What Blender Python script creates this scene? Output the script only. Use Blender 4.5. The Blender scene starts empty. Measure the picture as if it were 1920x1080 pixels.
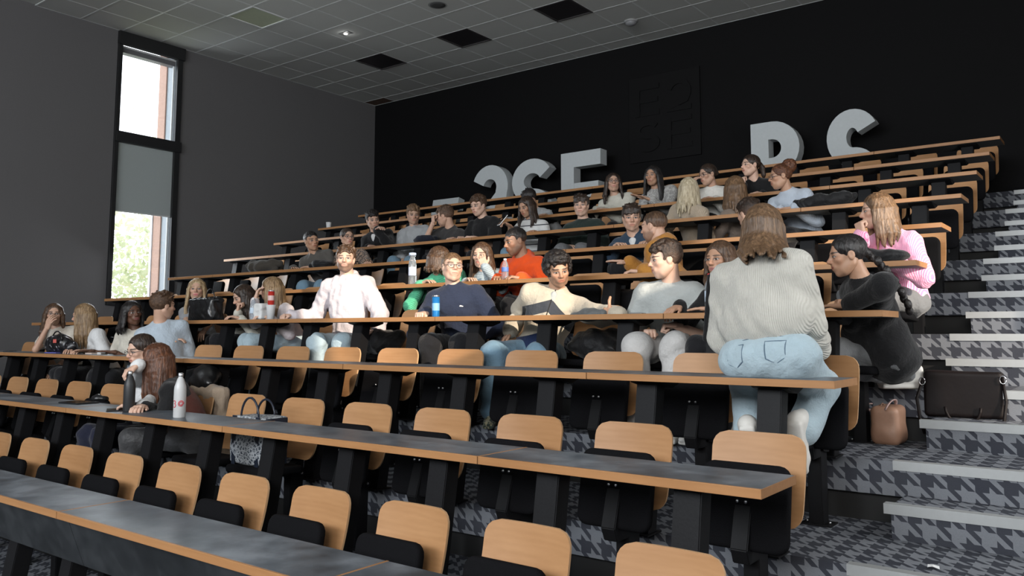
import bpy, bmesh, math, random
import numpy as np
from mathutils import Vector, Matrix

S = bpy.context.scene
COL = S.collection
random.seed(7)

# ------------------------------------------------------------------ camera
CAM = (11.7628, -1.8543, 1.5797)
YAW, PIT, FPX, CYP = 0.6489, 0.0993, 1548.218, 467.96
cam = bpy.data.cameras.new('camera')
cam.sensor_width = 36.0
cam.lens = FPX / 1920 * 36
cam.shift_y = -(540 - CYP) / 1920
cam.clip_start = 0.05
cam_o = bpy.data.objects.new('camera', cam)
COL.objects.link(cam_o)
cam_o.location = CAM
cam_o.rotation_euler = (math.pi / 2 + PIT, 0, YAW)
S.camera = cam_o

# ------------------------------------------------------------------ light
S.view_settings.view_transform = 'Standard'
S.view_settings.look = 'None'
S.view_settings.gamma = 1
S.view_settings.use_curve_mapping = False
S.view_settings.exposure = 0.40
w = bpy.data.worlds.new('sky')
S.world = w
w.use_nodes = True
wn = w.node_tree.nodes
wn['Background'].inputs[0].default_value = (0.86, 0.93, 1.0, 1)
wn['Background'].inputs[1].default_value = 3.2


def area(name, loc, tgt, sx, sy, power, col):
    l = bpy.data.lights.new(name, 'AREA')
    l.shape = 'RECTANGLE'
    l.size, l.size_y, l.energy, l.color = sx, sy, power, col
    o = bpy.data.objects.new(name, l)
    COL.objects.link(o)
    o.location = loc
    d = Vector(tgt) - Vector(loc)
    o.rotation_euler = d.to_track_quat('-Z', 'Y').to_euler()
    return o


def sun(name, d, power, col, ang):
    l = bpy.data.lights.new(name, 'SUN')
    l.energy, l.color, l.angle = power, col, ang
    o = bpy.data.objects.new(name, l)
    COL.objects.link(o)
    o.location = (14, -2, 8)
    o.rotation_euler = Vector(d).to_track_quat('-Z', 'Y').to_euler()


SUN_DIR = Vector((-0.88, 0.36, -0.30)).normalized()      # low sun through the slit windows on the aisle side
sun('sun', SUN_DIR, 4.5, (1.0, 0.86, 0.70), math.radians(0.6))
# area lamps: added front and back-row fill, daylight at aisle-side and tall windows
area('added_front_fill', (8.6, -8.9, 4.6), (7.6, 5, 1.2), 8.6, 2.2, 640, (0.90, 0.95, 1.0))  # fill lamp added at an unseen, made-up front opening
area('daylight_aisle_windows', (13.3, -5.3, 3.7), (8.5, 3, 1.2), 2.1, 2.1, 190, (1.0, 0.95, 0.88))
area('added_back_row_fill', (13.35, 3.1, 2.7), (7.5, 4.6, 2.6), 1.5, 2.3, 45, (1.0, 0.96, 0.9))  # fill lamp added at the slit to brighten the back rows
area('daylight_tall_window', (0.28, 4.55, 3.0), (6, 3.0, 0.6), 0.8, 1.9, 38, (0.90, 0.96, 1.0))


# ------------------------------------------------------------------ geometry of the hall
D, H = 0.857, 0.3126                     # row depth and rise
XE, SP = 10.737, 0.606                   # aisle end of the desks, seat spacing
XLEFT = 1.196
NROW = 10
ZC, YB, XR, YF = 6.0175, 9.1954, 13.4, -9.0
DESK_Z, DESK_D, DESK_T = 0.75, 0.348, 0.032


def rowy(k): return D * (k - 1)
def rowz(k): return H * (k - 1)
def edge_y(k): return rowy(k) + 0.07


_r = Vector((math.cos(YAW), math.sin(YAW), 0))
_f = Vector((-math.sin(YAW) * math.cos(PIT), math.cos(YAW) * math.cos(PIT), math.sin(PIT)))
_u = _r.cross(_f)


def ray(x, y):
    return _f + _r * ((x - 960) / FPX) - _u * ((y - CYP) / FPX)


def at_y(x, y, Y):
    d = ray(x, y)
    return Vector(CAM) + d * ((Y - CAM[1]) / d.y)


def at_z(x, y, Z):
    d = ray(x, y)
    return Vector(CAM) + d * ((Z - CAM[2]) / d.z)


def at_x(x, y, X):
    d = ray(x, y)
    return Vector(CAM) + d * ((X - CAM[0]) / d.x)


# ------------------------------------------------------------------ materials
MATS = {}


def newmat(name):
    m = bpy.data.materials.new(name)
    m.use_nodes = True
    nt = m.node_tree
    b = nt.nodes['Principled BSDF']
    return m, nt, b


def lk(nt, a, b): nt.links.new(a, b)


def node(nt, t, **kw):
    n = nt.nodes.new(t)
    for k, v in kw.items():
        setattr(n, k, v)
    return n


def math_n(nt, op, a, b=None, clamp=False):
    n = nt.nodes.new('ShaderNodeMath')
    n.operation = op
    n.use_clamp = clamp
    for i, v in enumerate((a, b)):
        if v is None:
            continue
        if isinstance(v, (int, float)):
            n.inputs[i].default_value = v
        else:
            lk(nt, v, n.inputs[i])
    return n.outputs[0]


def mixc(nt, fac, a, b):
    n = nt.nodes.new('ShaderNodeMix')
    n.data_type = 'RGBA'
    for s, v in ((n.inputs[0], fac), (n.inputs[6], a), (n.inputs[7], b)):
        if isinstance(v, (int, float)):
            s.default_value = v
        elif isinstance(v, (tuple, list)):
            s.default_value = (*v[:3], 1)
        else:
            lk(nt, v, s)
    return n.outputs[2]


def coords(nt, scale=(1, 1, 1), kind='Object'):
    tc = node(nt, 'ShaderNodeTexCoord')
    mp = node(nt, 'ShaderNodeMapping')
    mp.inputs['Scale'].default_value = scale
    lk(nt, tc.outputs[kind], mp.inputs[0])
    return mp.outputs[0]


def noise(nt, vec, scale, detail=3, rough=0.55):
    n = node(nt, 'ShaderNodeTexNoise')
    n.inputs['Scale'].default_value = scale
    n.inputs['Detail'].default_value = detail
    n.inputs['Roughness'].default_value = rough
    lk(nt, vec, n.inputs['Vector'])
    return n.outputs['Fac']


def ramp(nt, fac, stops):
    r = node(nt, 'ShaderNodeValToRGB')
    e = r.color_ramp.elements
    while len(e) < len(stops):
        e.new(0.5)
    for el, (p, c) in zip(e, stops):
        el.position = p
        el.color = (*c[:3], 1)
    lk(nt, fac, r.inputs[0])
    return r.outputs[0]


def bump(nt, b, h, strength=0.3, dist=0.01):
    n = node(nt, 'ShaderNodeBump')
    n.inputs['Strength'].default_value = strength
    n.inputs['Distance'].default_value = dist
    lk(nt, h, n.inputs['Height'])
    lk(nt, n.outputs[0], b.inputs['Normal'])


def plain(name, col, rough=0.6, metal=0.0, var=0.12, scale=18, bmp=0.0, spec=0.5, trans=0.0, emis=None, alpha=1.0):
    """a colour with a little procedural unevenness"""
    if name in MATS:
        return MATS[name]
    m, nt, b = newmat(name)
    v = coords(nt)
    f = noise(nt, v, scale)
    c = mixc(nt, f, tuple(x * (1 - var) for x in col), tuple(min(1, x * (1 + var)) for x in col))
    lk(nt, c, b.inputs['Base Color'])
    b.inputs['Roughness'].default_value = rough
    b.inputs['Metallic'].default_value = metal
    b.inputs['Specular IOR Level'].default_value = spec
    b.inputs['Transmission Weight'].default_value = trans
    if emis:
        b.inputs['Emission Color'].default_value = (*emis[:3], 1)
        b.inputs['Emission Strength'].default_value = emis[3]
    if bmp:
        bump(nt, b, f, bmp, 0.01)
    MATS[name] = m
    return m


def wood_mat(name, c0, c1, rough=0.38, sc=(1.6, 9, 9)):
    if name in MATS:
        return MATS[name]
    m, nt, b = newmat(name)
    tc = node(nt, 'ShaderNodeTexCoord')
    oi = node(nt, 'ShaderNodeObjectInfo')
    add = node(nt, 'ShaderNodeVectorMath', operation='ADD')
    sc_n = node(nt, 'ShaderNodeVectorMath', operation='SCALE')
    lk(nt, oi.outputs['Location'], sc_n.inputs[0])
    sc_n.inputs['Scale'].default_value = 3.1
    lk(nt, tc.outputs['Object'], add.inputs[0])
    lk(nt, sc_n.outputs[0], add.inputs[1])
    mp = node(nt, 'ShaderNodeMapping')
    mp.inputs['Scale'].default_value = sc
    lk(nt, add.outputs[0], mp.inputs[0])
    n1 = noise(nt, mp.outputs[0], 2.2, 4, 0.6)
    wv = node(nt, 'ShaderNodeTexWave', wave_type='BANDS', bands_direction='Z')
    wv.inputs['Scale'].default_value = 1.4
    wv.inputs['Distortion'].default_value = 6.0
    wv.inputs['Detail'].default_value = 2
    lk(nt, mp.outputs[0], wv.inputs['Vector'])
    f = math_n(nt, 'ADD', math_n(nt, 'MULTIPLY', n1, 0.84), math_n(nt, 'MULTIPLY', wv.outputs['Fac'], 0.10))
    f2 = math_n(nt, 'ADD', math_n(nt, 'MULTIPLY', f, 0.8), math_n(nt, 'MULTIPLY', oi.outputs['Random'], 0.25))
    lk(nt, ramp(nt, f2, [(0.2, c0), (0.85, c1)]), b.inputs['Base Color'])
    b.inputs['Roughness'].default_value = rough
    b.inputs['Specular IOR Level'].default_value = 0.3
    MATS[name] = m
    return m


def carpet_mat():
    m, nt, b = newmat('houndstooth carpet')
    geo = node(nt, 'ShaderNodeNewGeometry')
    sp = node(nt, 'ShaderNodeSeparateXYZ')
    sn = node(nt, 'ShaderNodeSeparateXYZ')
    lk(nt, geo.outputs['Position'], sp.inputs[0])
    lk(nt, geo.outputs['True Normal'], sn.inputs[0])
    nz = math_n(nt, 'GREATER_THAN', math_n(nt, 'ABSOLUTE', sn.outputs[2]), 0.5)
    nx = math_n(nt, 'GREATER_THAN', math_n(nt, 'ABSOLUTE', sn.outputs[0]), 0.5)

    def sel(f, a, c):      # f ? a : c
        return math_n(nt, 'ADD', math_n(nt, 'MULTIPLY', f, a), math_n(nt, 'MULTIPLY', math_n(nt, 'SUBTRACT', 1.0, f), c))
    u = sel(nx, sp.outputs[1], sp.outputs[0])
    v = sel(nz, sp.outputs[1], sp.outputs[2])
    P = 0.118
    u = math_n(nt, 'DIVIDE', math_n(nt, 'ADD', u, 40.0), P)
    v = math_n(nt, 'DIVIDE', math_n(nt, 'ADD', v, 40.0), P)
    fu = math_n(nt, 'LESS_THAN', math_n(nt, 'FRACT', u), 0.5)
    fv = math_n(nt, 'LESS_THAN', math_n(nt, 'FRACT', v), 0.5)
    t = math_n(nt, 'LESS_THAN', math_n(nt, 'FRACT', math_n(nt, 'MULTIPLY', math_n(nt, 'ADD', u, v), 2.0)), 0.5)
    fac = sel(t, fu, fv)
    pv = coords(nt)
    n = noise(nt, pv, 260, 2)
    n2 = noise(nt, pv, 2.2, 3)
    c = mixc(nt, fac, (0.21, 0.223, 0.247), (0.031, 0.035, 0.048))
    c = mixc(nt, math_n(nt, 'MULTIPLY', n, 0.35), c, (0.02, 0.02, 0.025))
    c = mixc(nt, math_n(nt, 'MULTIPLY', n2, 0.18), c, (0.22, 0.22, 0.23))
    lk(nt, c, b.inputs['Base Color'])
    b.inputs['Roughness'].default_value = 0.95
    b.inputs['Specular IOR Level'].default_value = 0.1
    bump(nt, b, n, 0.35, 0.004)
    return m


def laminate_mat(name, dark=1.0, rough=0.32):
    m, nt, b = newmat(name)
    geo = node(nt, 'ShaderNodeNewGeometry')
    n1 = noise(nt, geo.outputs['Position'], 2.6, 5, 0.62)
    n2 = noise(nt, geo.outputs['Position'], 9.0, 4, 0.65)
    f = math_n(nt, 'ADD', math_n(nt, 'MULTIPLY', n1, 0.7), math_n(nt, 'MULTIPLY', n2, 0.3))
    k = dark
    lk(nt, ramp(nt, f, [(0.36, (0.019 * k, 0.025 * k, 0.031 * k)), (0.5, (0.051 * k, 0.060 * k, 0.070 * k)),
                        (0.64, (0.108 * k, 0.120 * k, 0.134 * k))]), b.inputs['Base Color'])
    r = math_n(nt, 'ADD', math_n(nt, 'MULTIPLY', n2, 0.22), rough - 0.1)
    lk(nt, r, b.inputs['Roughness'])
    return m


def wall_mat(name, col, sc=60, var=0.1, rough=0.85, spec=0.3):
    m, nt, b = newmat(name)
    v = coords(nt)
    n1 = noise(nt, v, sc, 2)
    n2 = noise(nt, v, 0.7, 3)
    f = math_n(nt, 'ADD', math_n(nt, 'MULTIPLY', n1, 0.5), math_n(nt, 'MULTIPLY', n2, 0.5))
    lk(nt, mixc(nt, f, tuple(x * (1 - var) for x in col), tuple(x * (1 + var) for x in col)), b.inputs['Base Color'])
    b.inputs['Roughness'].default_value = rough
    b.inputs['Specular IOR Level'].default_value = spec
    bump(nt, b, n1, 0.15, 0.003)
    return m


BEECH = wood_mat('beech veneer', (0.325, 0.160, 0.066), (0.46, 0.252, 0.120), 0.42)
PLYEDGE = wood_mat('beech ply edge', (0.50, 0.29, 0.145), (0.62, 0.40, 0.23), 0.45, (4, 60, 4))
BAND = wood_mat('desk edge band', (0.30, 0.142, 0.055), (0.42, 0.215, 0.092), 0.42, (1.2, 9, 9))
LAM = laminate_mat('grey stone laminate', 1.9, 0.36)
LAMD = laminate_mat('dark stone laminate panel', 0.28, 0.6)
UNDER = plain('pale desk underside', (0.16, 0.165, 0.17), 0.6)
BLK = plain('black powder coated steel', (0.009, 0.009, 0.010), 0.5, 0.0, 0.25, 90, 0.05, 0.14)
FAB = plain('black seat fabric', (0.0060, 0.0060, 0.0070), 0.9, 0, 0.35, 220, 0.3, 0.08)
CHROME = plain('bright steel', (0.62, 0.62, 0.64), 0.28, 1.0, 0.05)
CARPET = carpet_mat()
NOSE = plain('grey aluminium stair nosing', (0.36, 0.37, 0.37), 0.5, 0.35, 0.06, 30)
WALLG = wall_mat('grey painted wall', (0.110, 0.106, 0.108))
WALLB = wall_mat('black painted wall', (0.0042, 0.0040, 0.0044), 40, 0.15, 0.8, 0.15)
TILE = wall_mat('mineral ceiling tile', (0.50, 0.505, 0.48), 140, 0.05, 0.95, 0.1)
BAR = plain('white ceiling grid bar', (0.62, 0.63, 0.62), 0.5)
RISERB = plain('black riser board', (0.006, 0.006, 0.006), 0.7)


# ------------------------------------------------------------------ mesh helpers
def mesh_from(name, verts, faces, smooth=False):
    me = bpy.data.meshes.new(name)
    me.from_pydata([tuple(v) for v in verts], [], faces)
    me.update()
    if smooth:
        me.polygons.foreach_set('use_smooth', [True] * len(me.polygons))
    return me


def link(name, me, mat=None, parent=None, loc=None, rot=None):
    o = bpy.data.objects.new(name, me)
    COL.objects.link(o)
    if mat is not None and me is not None and len(me.materials) == 0:
        for mm in (mat if isinstance(mat, (list, tuple)) else [mat]):
            me.materials.append(mm)
    if parent is not None:
        o.parent = parent
    if loc is not None:
        o.location = loc
    if rot is not None:
        o.rotation_euler = rot
    return o


def tag(o, label, cat, group=None):
    o['label'] = label
    o['category'] = cat
    if group:
        o['group'] = group
    return o


def struct(o, kind='structure'):
    o['kind'] = kind
    return o


def empty(name, loc=(0, 0, 0), rz=0.0):
    o = bpy.data.objects.new(name, None)
    o.empty_display_size = 0.1
    COL.objects.link(o)
    o.location = loc
    o.rotation_euler = (0, 0, rz)
    return o


def bm_box(bm, lo, hi, mi=0):
    x0, y0, z0 = lo
    x1, y1, z1 = hi
    v = [bm.verts.new(c) for c in ((x0, y0, z0), (x1, y0, z0), (x1, y1, z0), (x0, y1, z0), (x0, y0, z1), (x1, y0, z1), (x1, y1, z1), (x0, y1, z1))]
    fs = []
    for f in ((0, 3, 2, 1), (4, 5, 6, 7), (0, 1, 5, 4), (1, 2, 6, 5), (2, 3, 7, 6), (3, 0, 4, 7)):
        fc = bm.faces.new([v[i] for i in f])
        fc.material_index = mi
        fs.append(fc)
    return v, fs


def bm_mesh(bm, name, smooth=False):
    me = bpy.data.meshes.new(name)
    bm.normal_update()
    bm.to_mesh(me)
    bm.free()
    if smooth:
        me.polygons.foreach_set('use_smooth', [True] * len(me.polygons))
    return me


def box_mesh(name, lo, hi, bevel=0.0, seg=2):
    bm = bmesh.new()
    bm_box(bm, lo, hi)
    if bevel:
        bmesh.ops.bevel(bm, geom=bm.edges[:], offset=bevel, segments=seg, affect='EDGES', profile=0.5)
    return bm_mesh(bm, name, False)


def hull_prism(name, pts, axis, a0, a1, bevel=0.0):
    """polygon pts (2-D) extruded along an axis: 'x' -> pts are (y,z); 'y' -> (x,z); 'z' -> (x,y)"""
    def mk(p, a):
        return {'x': (a, p[0], p[1]), 'y': (p[0], a, p[1]), 'z': (p[0], p[1], a)}[axis]
    bm = bmesh.new()
    n = len(pts)
    A = [bm.verts.new(mk(p, a0)) for p in pts]
    B = [bm.verts.new(mk(p, a1)) for p in pts]
    bm.faces.new(A)
    bm.faces.new(B[::-1])
    for i in range(n):
        bm.faces.new((A[i], B[i], B[(i + 1) % n], A[(i + 1) % n]))
    bmesh.ops.recalc_face_normals(bm, faces=bm.faces[:])
    if bevel:
        bmesh.ops.bevel(bm, geom=bm.edges[:], offset=bevel, segments=2, affect='EDGES')
    return bm_mesh(bm, name)


def lathe(name, prof, seg=24, mats=None):
    """prof: list of (r, z[, material index of the band above])"""
    vs, fs, mi = [], [], []
    for p in prof:
        for i in range(seg):
            a = 2 * math.pi * i / seg
            vs.append((p[0] * math.cos(a), p[0] * math.sin(a), p[1]))
    for j in range(len(prof) - 1):
        for i in range(seg):
            k = (i + 1) % seg
            fs.append((j * seg + i, j * seg + k, (j + 1) * seg + k, (j + 1) * seg + i))
            mi.append(prof[j][2] if len(prof[j]) > 2 else 0)
    fs.append(tuple(range(seg))[::-1])
    mi.append(mi[0])
    fs.append(tuple((len(prof) - 1) * seg + i for i in range(seg)))
    mi.append(mi[-2])
    me = mesh_from(name, vs, fs, True)
    me.polygons.foreach_set('material_index', mi)
    return me


def tube(name, pts, r, seg=8, closed=False, flat=None):
    """sweep a circle (or an ellipse r x flat) along points"""
    pts = [Vector(p) for p in pts]
    n = len(pts)
    vs, fs = [], []
    prev = None
    for i, p in enumerate(pts):
        if closed:
            t = (pts[(i + 1) % n] - pts[i - 1]).normalized()
        else:
            t = (pts[min(i + 1, n - 1)] - pts[max(i - 1, 0)]).normalized()
        if prev is None:
            a = Vector((0, 0, 1)) if abs(t.z) < 0.9 else Vector((1, 0, 0))
            u = t.cross(a).normalized()
        else:
            u = (prev - t * prev.dot(t)).normalized()
        prev = u
        v = t.cross(u)
        rr = r[i] if isinstance(r, (list, tuple)) else r
        r2 = flat if flat else rr
        for j in range(seg):
            a = 2 * math.pi * j / seg
            vs.append(p + u * (rr * math.cos(a)) + v * (r2 * math.sin(a)))
    m = n if closed else n - 1
    for i in range(m):
        for j in range(seg):
            k = (j + 1) % seg
            a, c = i * seg, ((i + 1) % n) * seg
            fs.append((a + j, a + k, c + k, c + j))
    if not closed:
        fs.append(tuple(range(seg))[::-1])
        fs.append(tuple((n - 1) * seg + j for j in range(seg)))
    return mesh_from(name, vs, fs, True)


# ------------------------------------------------------------------ shell of the room
def slab(name, lo, hi, mat, kind=True):
    o = link(name, box_mesh(name, lo, hi), mat)
    return struct(o) if kind else o


slab('floor', (-0.3, YF, -0.12), (XR, edge_y(2) + 0.12, 0), CARPET)
for k in range(2, NROW + 2):
    y0 = edge_y(k)
    y1 = edge_y(k + 1) if k <= NROW else YB
    z = rowz(k)
    p = slab('floor_terrace', (0, y0, z - 0.17), (XR, y1 + (0.12 if k <= NROW else 0), z), CARPET)
    b = link('riser_board', box_mesh('riser_board', (0, y0 + 0.05, z - H - 0.02), (XR, y0 + 0.09, z - 0.168)), RISERB, p)
    # aisle half step and the two nosings of this row
    XA = XE + 0.02
    st = struct(link('floor_step', box_mesh('floor_step', (XA + 0.03, y0 - 0.30, z - H), (XR, y0 + 0.055, z - H / 2 - 0.004)), CARPET))
    for (yy, zz, par, xx) in ((y0, z, p, XA - 0.02), (y0 - 0.30, z - H / 2, st, XA)):
        nz = hull_prism('stair_nosing', [(yy - 0.008, zz - 0.042), (yy - 0.008, zz + 0.004), (yy + 0.045, zz + 0.004), (yy + 0.045, zz), (yy, zz), (yy, zz - 0.042)], 'x', xx, XR)
        link('stair_nosing', nz, NOSE, par)
# walls with the tall window opening in the left wall
WY0, WY1, WZ0, WZ1 = 4.08, 5.035, 2.02, 5.97
bm = bmesh.new()
for lo, hi in (((-0.34, YF, -0.12), (0, WY0, ZC + 0.1)), ((-0.34, WY1, -0.12), (0, YB + 0.3, ZC + 0.1)),
               ((-0.34, WY0, -0.12), (0, WY1, WZ0)), ((-0.34, WY0, WZ1), (0, WY1, ZC + 0.1))):
    bm_box(bm, lo, hi)
struct(link('wall_left', bm_mesh(bm, 'wall_left'), WALLG))
slab('wall_back', (0, YB, -0.1), (XR + 0.3, YB + 0.3, ZC + 0.1), WALLB)


def wall_with_holes(name, axis, a0, a1, u0, u1, z0, z1, holes, mat):
    """wall slab normal to axis ('x' or 'y') between a0 and a1; holes are (u0,u1,z0,z1), not overlapping in u"""
    bm = bmesh.new()

    def put(ua, ub, za, zb):
        if axis == 'x':
            bm_box(bm, (a0, ua, za), (a1, ub, zb))
        else:
            bm_box(bm, (ua, a0, za), (ub, a1, zb))
    u = u0
    for h in sorted(holes):
        put(u, h[0], z0, z1)
        put(h[0], h[1], z0, h[2])
        put(h[0], h[1], h[3], z1)
        u = h[1]
    put(u, u1, z0, z1)
    return struct(link(name, bm_mesh(bm, name), mat))


wall_with_holes('wall_right', 'x', XR, XR + 0.3, YF, YB + 0.3, -0.12, ZC + 0.1,
                [(-6.4, -4.2, 2.6, 4.8), (-0.35, 1.35, 3.25, 5.0), (2.30, 3.95, 1.5, 3.9)], WALLG)
wall_with_holes('wall_front', 'y', YF - 0.3, YF, -0.3, XR + 0.3, -0.12, ZC + 0.1, [(4.2, 13.0, 3.4, 5.8)], WALLG)  # front opening is unseen, added for the fill lamp

# ------------------------------------------------------------------ suspended ceiling
ceil = slab('ceiling', (-0.3, YF - 0.3, ZC + 0.012), (XR + 0.3, YB + 0.3, ZC + 0.1), TILE)
GX = [0.0] + [0.545 + 0.6 * i for i in range(17)]
GY = [YB] + [8.891 - 0.6 * j for j in range(11)]
tile_cache = {}


def tile_mesh(dx, dy):
    key = (round(dx, 3), round(dy, 3))
    if key not in tile_cache:
        bm = bmesh.new()
        g, c = 0.010, 0.006
        a, b = dx / 2 - g, dy / 2 - g
        top = [bm.verts.new((sx * (a + c), sy * (b + c), 0.010)) for sx, sy in ((-1, -1), (1, -1), (1, 1), (-1, 1))]
        bot = [bm.verts.new((sx * a, sy * b, -0.004)) for sx, sy in ((-1, -1), (1, -1), (1, 1), (-1, 1))]
        bm.faces.new(bot[::-1])
        for i in range(4):
            bm.faces.new((bot[i], bot[(i + 1) % 4], top[(i + 1) % 4], top[i]))
        bmesh.ops.recalc_face_normals(bm, faces=bm.faces[:])
        me = bm_mesh(bm, 'ceiling_tile')
        me.materials.append(TILE)
        tile_cache[key] = me
    return tile_cache[key]


LIGHT_OFF = plain('unlit ceiling light diffuser', (0.022, 0.019, 0.021), 0.35)
LIGHT_REFL = plain('ceiling light diffuser with painted green reflection', (0.46, 0.50, 0.36), 0.4)  # greenish reflection put into the diffuser colour
STAIN = plain('water stained tile', (0.10, 0.055, 0.035), 0.95, 0, 0.5, 9)
special = {(1.745, 4.691): 'green', (3.545, 7.091): 'off', (1.745, 7.091): 'off', (5.345, 7.091): 'off'}
for i in range(len(GX) - 1):
    for j in range(len(GY) - 1):
        x0, x1, y1, y0 = GX[i], GX[i + 1], GY[j], GY[j + 1]
        c = ((x0 + x1) / 2, (y0 + y1) / 2, ZC)
        key = (round(x0, 3), round(y0, 3))
        if key in special:
            t = empty('ceiling_light', (c[0], c[1], ZC))
            nm = 'first dark unlit square ceiling light, nearest the grey wall' if x0 < 2 else ('middle one of the three dark unlit ceiling lights' if x0 < 4 else 'dark unlit square ceiling light farthest from the grey wall')
            if special[key] == 'green':
                nm = 'square ceiling light with painted greenish reflection near the tall window'
            tag(t, nm, 'ceiling light', 'square ceiling lights')
            fr = bmesh.new()
            for lo, hi in (((-.3, -.3, -.012), (.3, -.275, .01)), ((-.3, .275, -.012), (.3, .3, .01)), ((-.3, -.275, -.012), (-.275, .275, .01)), ((.275, -.275, -.012), (.3, .275, .01))):
                bm_box(fr, lo, hi)
            link('frame', bm_mesh(fr, 'frame'), BAR if special[key] == 'green' else plain('dark light frame', (0.05, 0.045, 0.045), 0.5), t)
            link('diffuser', box_mesh('diffuser', (-.275, -.275, -.002), (.275, .275, .01)), LIGHT_REFL if special[key] == 'green' else LIGHT_OFF, t)
            continue
        o = link('ceiling_tile', tile_mesh(x1 - x0, y1 - y0), None, ceil, c)
        if i == 0 and j == 0:
            o.data = o.data.copy()
            o.data.materials.clear()
            o.data.materials.append(STAIN)
bx = box_mesh('grid_bar', (-0.009, GY[-1], -0.006), (0.009, YB, 0.004))
for i, gx in enumerate(GX):
    link('grid_bar', bx, BAR, ceil, (gx, 0, ZC))
by = box_mesh('grid_bar', (0, -0.009, -0.007), (GX[-1], 0.009, 0.004))
for gy in GY:
    link('grid_bar', by, BAR, ceil, (0, gy, ZC))
# fittings on the ceiling
t = empty('ceiling_speaker', (4.38, 6.20, ZC))
tag(t, 'flat round grey speaker grille in the ceiling tiles', 'speaker')
link('rim', lathe('rim', [(0.11, 0), (0.125, -0.006), (0.13, -0.003), (0.13, 0.002)], 28), plain('speaker rim', (0.10, 0.10, 0.10), 0.5), t)
link('grille', lathe('grille', [(0.0, -0.010), (0.06, -0.009), (0.112, -0.004), (0.112, 0.001)][::-1], 28), plain('speaker grille', (0.055, 0.055, 0.055), 0.7, 0, 0.5, 300), t)
t = empty('smoke_detector', (6.20, 8.30, ZC))
tag(t, 'small white dome smoke detector on the ceiling near black wall', 'detector')
link('base', lathe('base', [(0.10, 0.0), (0.10, -0.02), (0.09, -0.026), (0.02, -0.028)], 24), plain('detector plastic', (0.30, 0.30, 0.30), 0.45), t)
link('dome', lathe('dome', [(0.085, -0.02), (0.078, -0.045), (0.055, -0.066), (0.025, -0.075), (0.002, -0.077)], 24), plain('detector dome', (0.24, 0.24, 0.25), 0.35), t)
t = empty('spotlight', (2.57, 6.16, ZC))
tag(t, 'small square recessed spotlight with a bright bulb in ceiling', 'spotlight')
link('plate', box_mesh('plate', (-.10, -.06, -.010), (.10, .06, .004), 0.003), plain('spot plate', (0.13, 0.13, 0.125), 0.5), t)
link('bulb', lathe('bulb', [(0.034, -0.006), (0.03, -0.02), (0.015, -0.026), (0.002, -0.027)], 16), plain('spot bulb', (0.9, 0.88, 0.82), 0.2, 0, 0.02, 5, 0, 0.5, 0, (1, 0.95, 0.85, 1.2)), t)
l = bpy.data.lights.new('spot_glow', 'POINT')
l.energy, l.shadow_soft_size = 0.25, 0.03
lo = bpy.data.objects.new('spot_glow', l)
COL.objects.link(lo)
lo.location = (0, 0, -0.06)
lo.parent = t

# ------------------------------------------------------------------ the tall window
FRM = plain('black window frame', (0.010, 0.010, 0.011), 0.45)
ALU = plain('grey aluminium reveal', (0.26, 0.29, 0.31), 0.45, 0.2)
BRICK = plain('pinkish brown brick reveal', (0.42, 0.27, 0.21), 0.85, 0, 0.2, 40)
win = struct(empty('window_1', (0, WY0, WZ0)))
win['label'] = 'tall narrow black framed window in the grey side wall'


def wpart(name, lo, hi, mat, bev=0.003):
    return link(name, box_mesh(name, tuple(np.subtract(lo, (0, WY0, WZ0))), tuple(np.subtract(hi, (0, WY0, WZ0))), bev), mat, win)


wpart('window_frame', (-0.30, WY0 - 0.035, WZ0 - 0.03), (0.035, WY0 + 0.03, WZ1), FRM)
wpart('window_frame', (-0.02, WY1 - 0.05, WZ0 - 0.03), (0.035, WY1 + 0.035, WZ1), FRM)
wpart('window_frame', (-0.02, WY0 - 0.04, WZ1 - 0.16), (0.06, WY1 + 0.06, WZ1 + 0.03), FRM)
wpart('blind_box', (-0.02, WY0 - 0.02, 4.345), (0.06, WY1 + 0.05, 4.505), FRM)
wpart('window_sill', (-0.30, WY0 - 0.04, WZ0 - 0.06), (0.07, WY1 + 0.04, WZ0), FRM)
wpart('window_head_rail', (-0.16, WY0 + 0.03, WZ1 - 0.26), (-0.03, WY1 - 0.05, WZ1 - 0.16), plain('grey head rail', (0.12, 0.12, 0.125), 0.5))
wpart('window_head_rail', (-0.10, WY0 + 0.03, WZ1 - 0.19), (-0.022, WY1 - 0.05, WZ1 - 0.165), plain('pale rail', (0.5, 0.5, 0.5), 0.5))
wpart('side_reveal', (-0.25, WY1 - 0.052, WZ0), (-0.02, WY1 + 0.02, WZ1 - 0.05), ALU)
wpart('glazing_bar', (-0.07, WY1 - 0.075, WZ0), (-0.045, WY1 - 0.052, WZ1 - 0.1), plain('pale glazing bar', (0.55, 0.57, 0.57), 0.4))
wpart('outer_brick_reveal', (-0.46, WY1 - 0.07, WZ0 - 0.1), (-0.25, WY1 + 0.15, WZ1 + 0.1), BRICK)
wpart('outer_post', (-0.52, WY1 - 0.085, WZ0 - 0.1), (-0.46, WY1 - 0.02, 3.45), plain('pale outside post', (0.62, 0.64, 0.66), 0.5))
gm, gnt, gb = newmat('window glass')
gb.inputs['Base Color'].default_value = (1, 1, 1, 1)
tr = node(gnt, 'ShaderNodeBsdfTransparent')
gl = node(gnt, 'ShaderNodeBsdfGlossy')
gl.inputs['Roughness'].default_value = 0.02
mx = node(gnt, 'ShaderNodeMixShader')
mx.inputs[0].default_value = 0.06
lk(gnt, tr.outputs[0], mx.inputs[1])
lk(gnt, gl.outputs[0], mx.inputs[2])
lk(gnt, mx.outputs[0], gnt.nodes['Material Output'].inputs[0])
gnt.nodes.remove(gb)
wpart('glass_pane', (-0.062, WY0 + 0.03, 4.40), (-0.054, WY1 - 0.06, WZ1 - 0.1), gm, 0)
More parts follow.
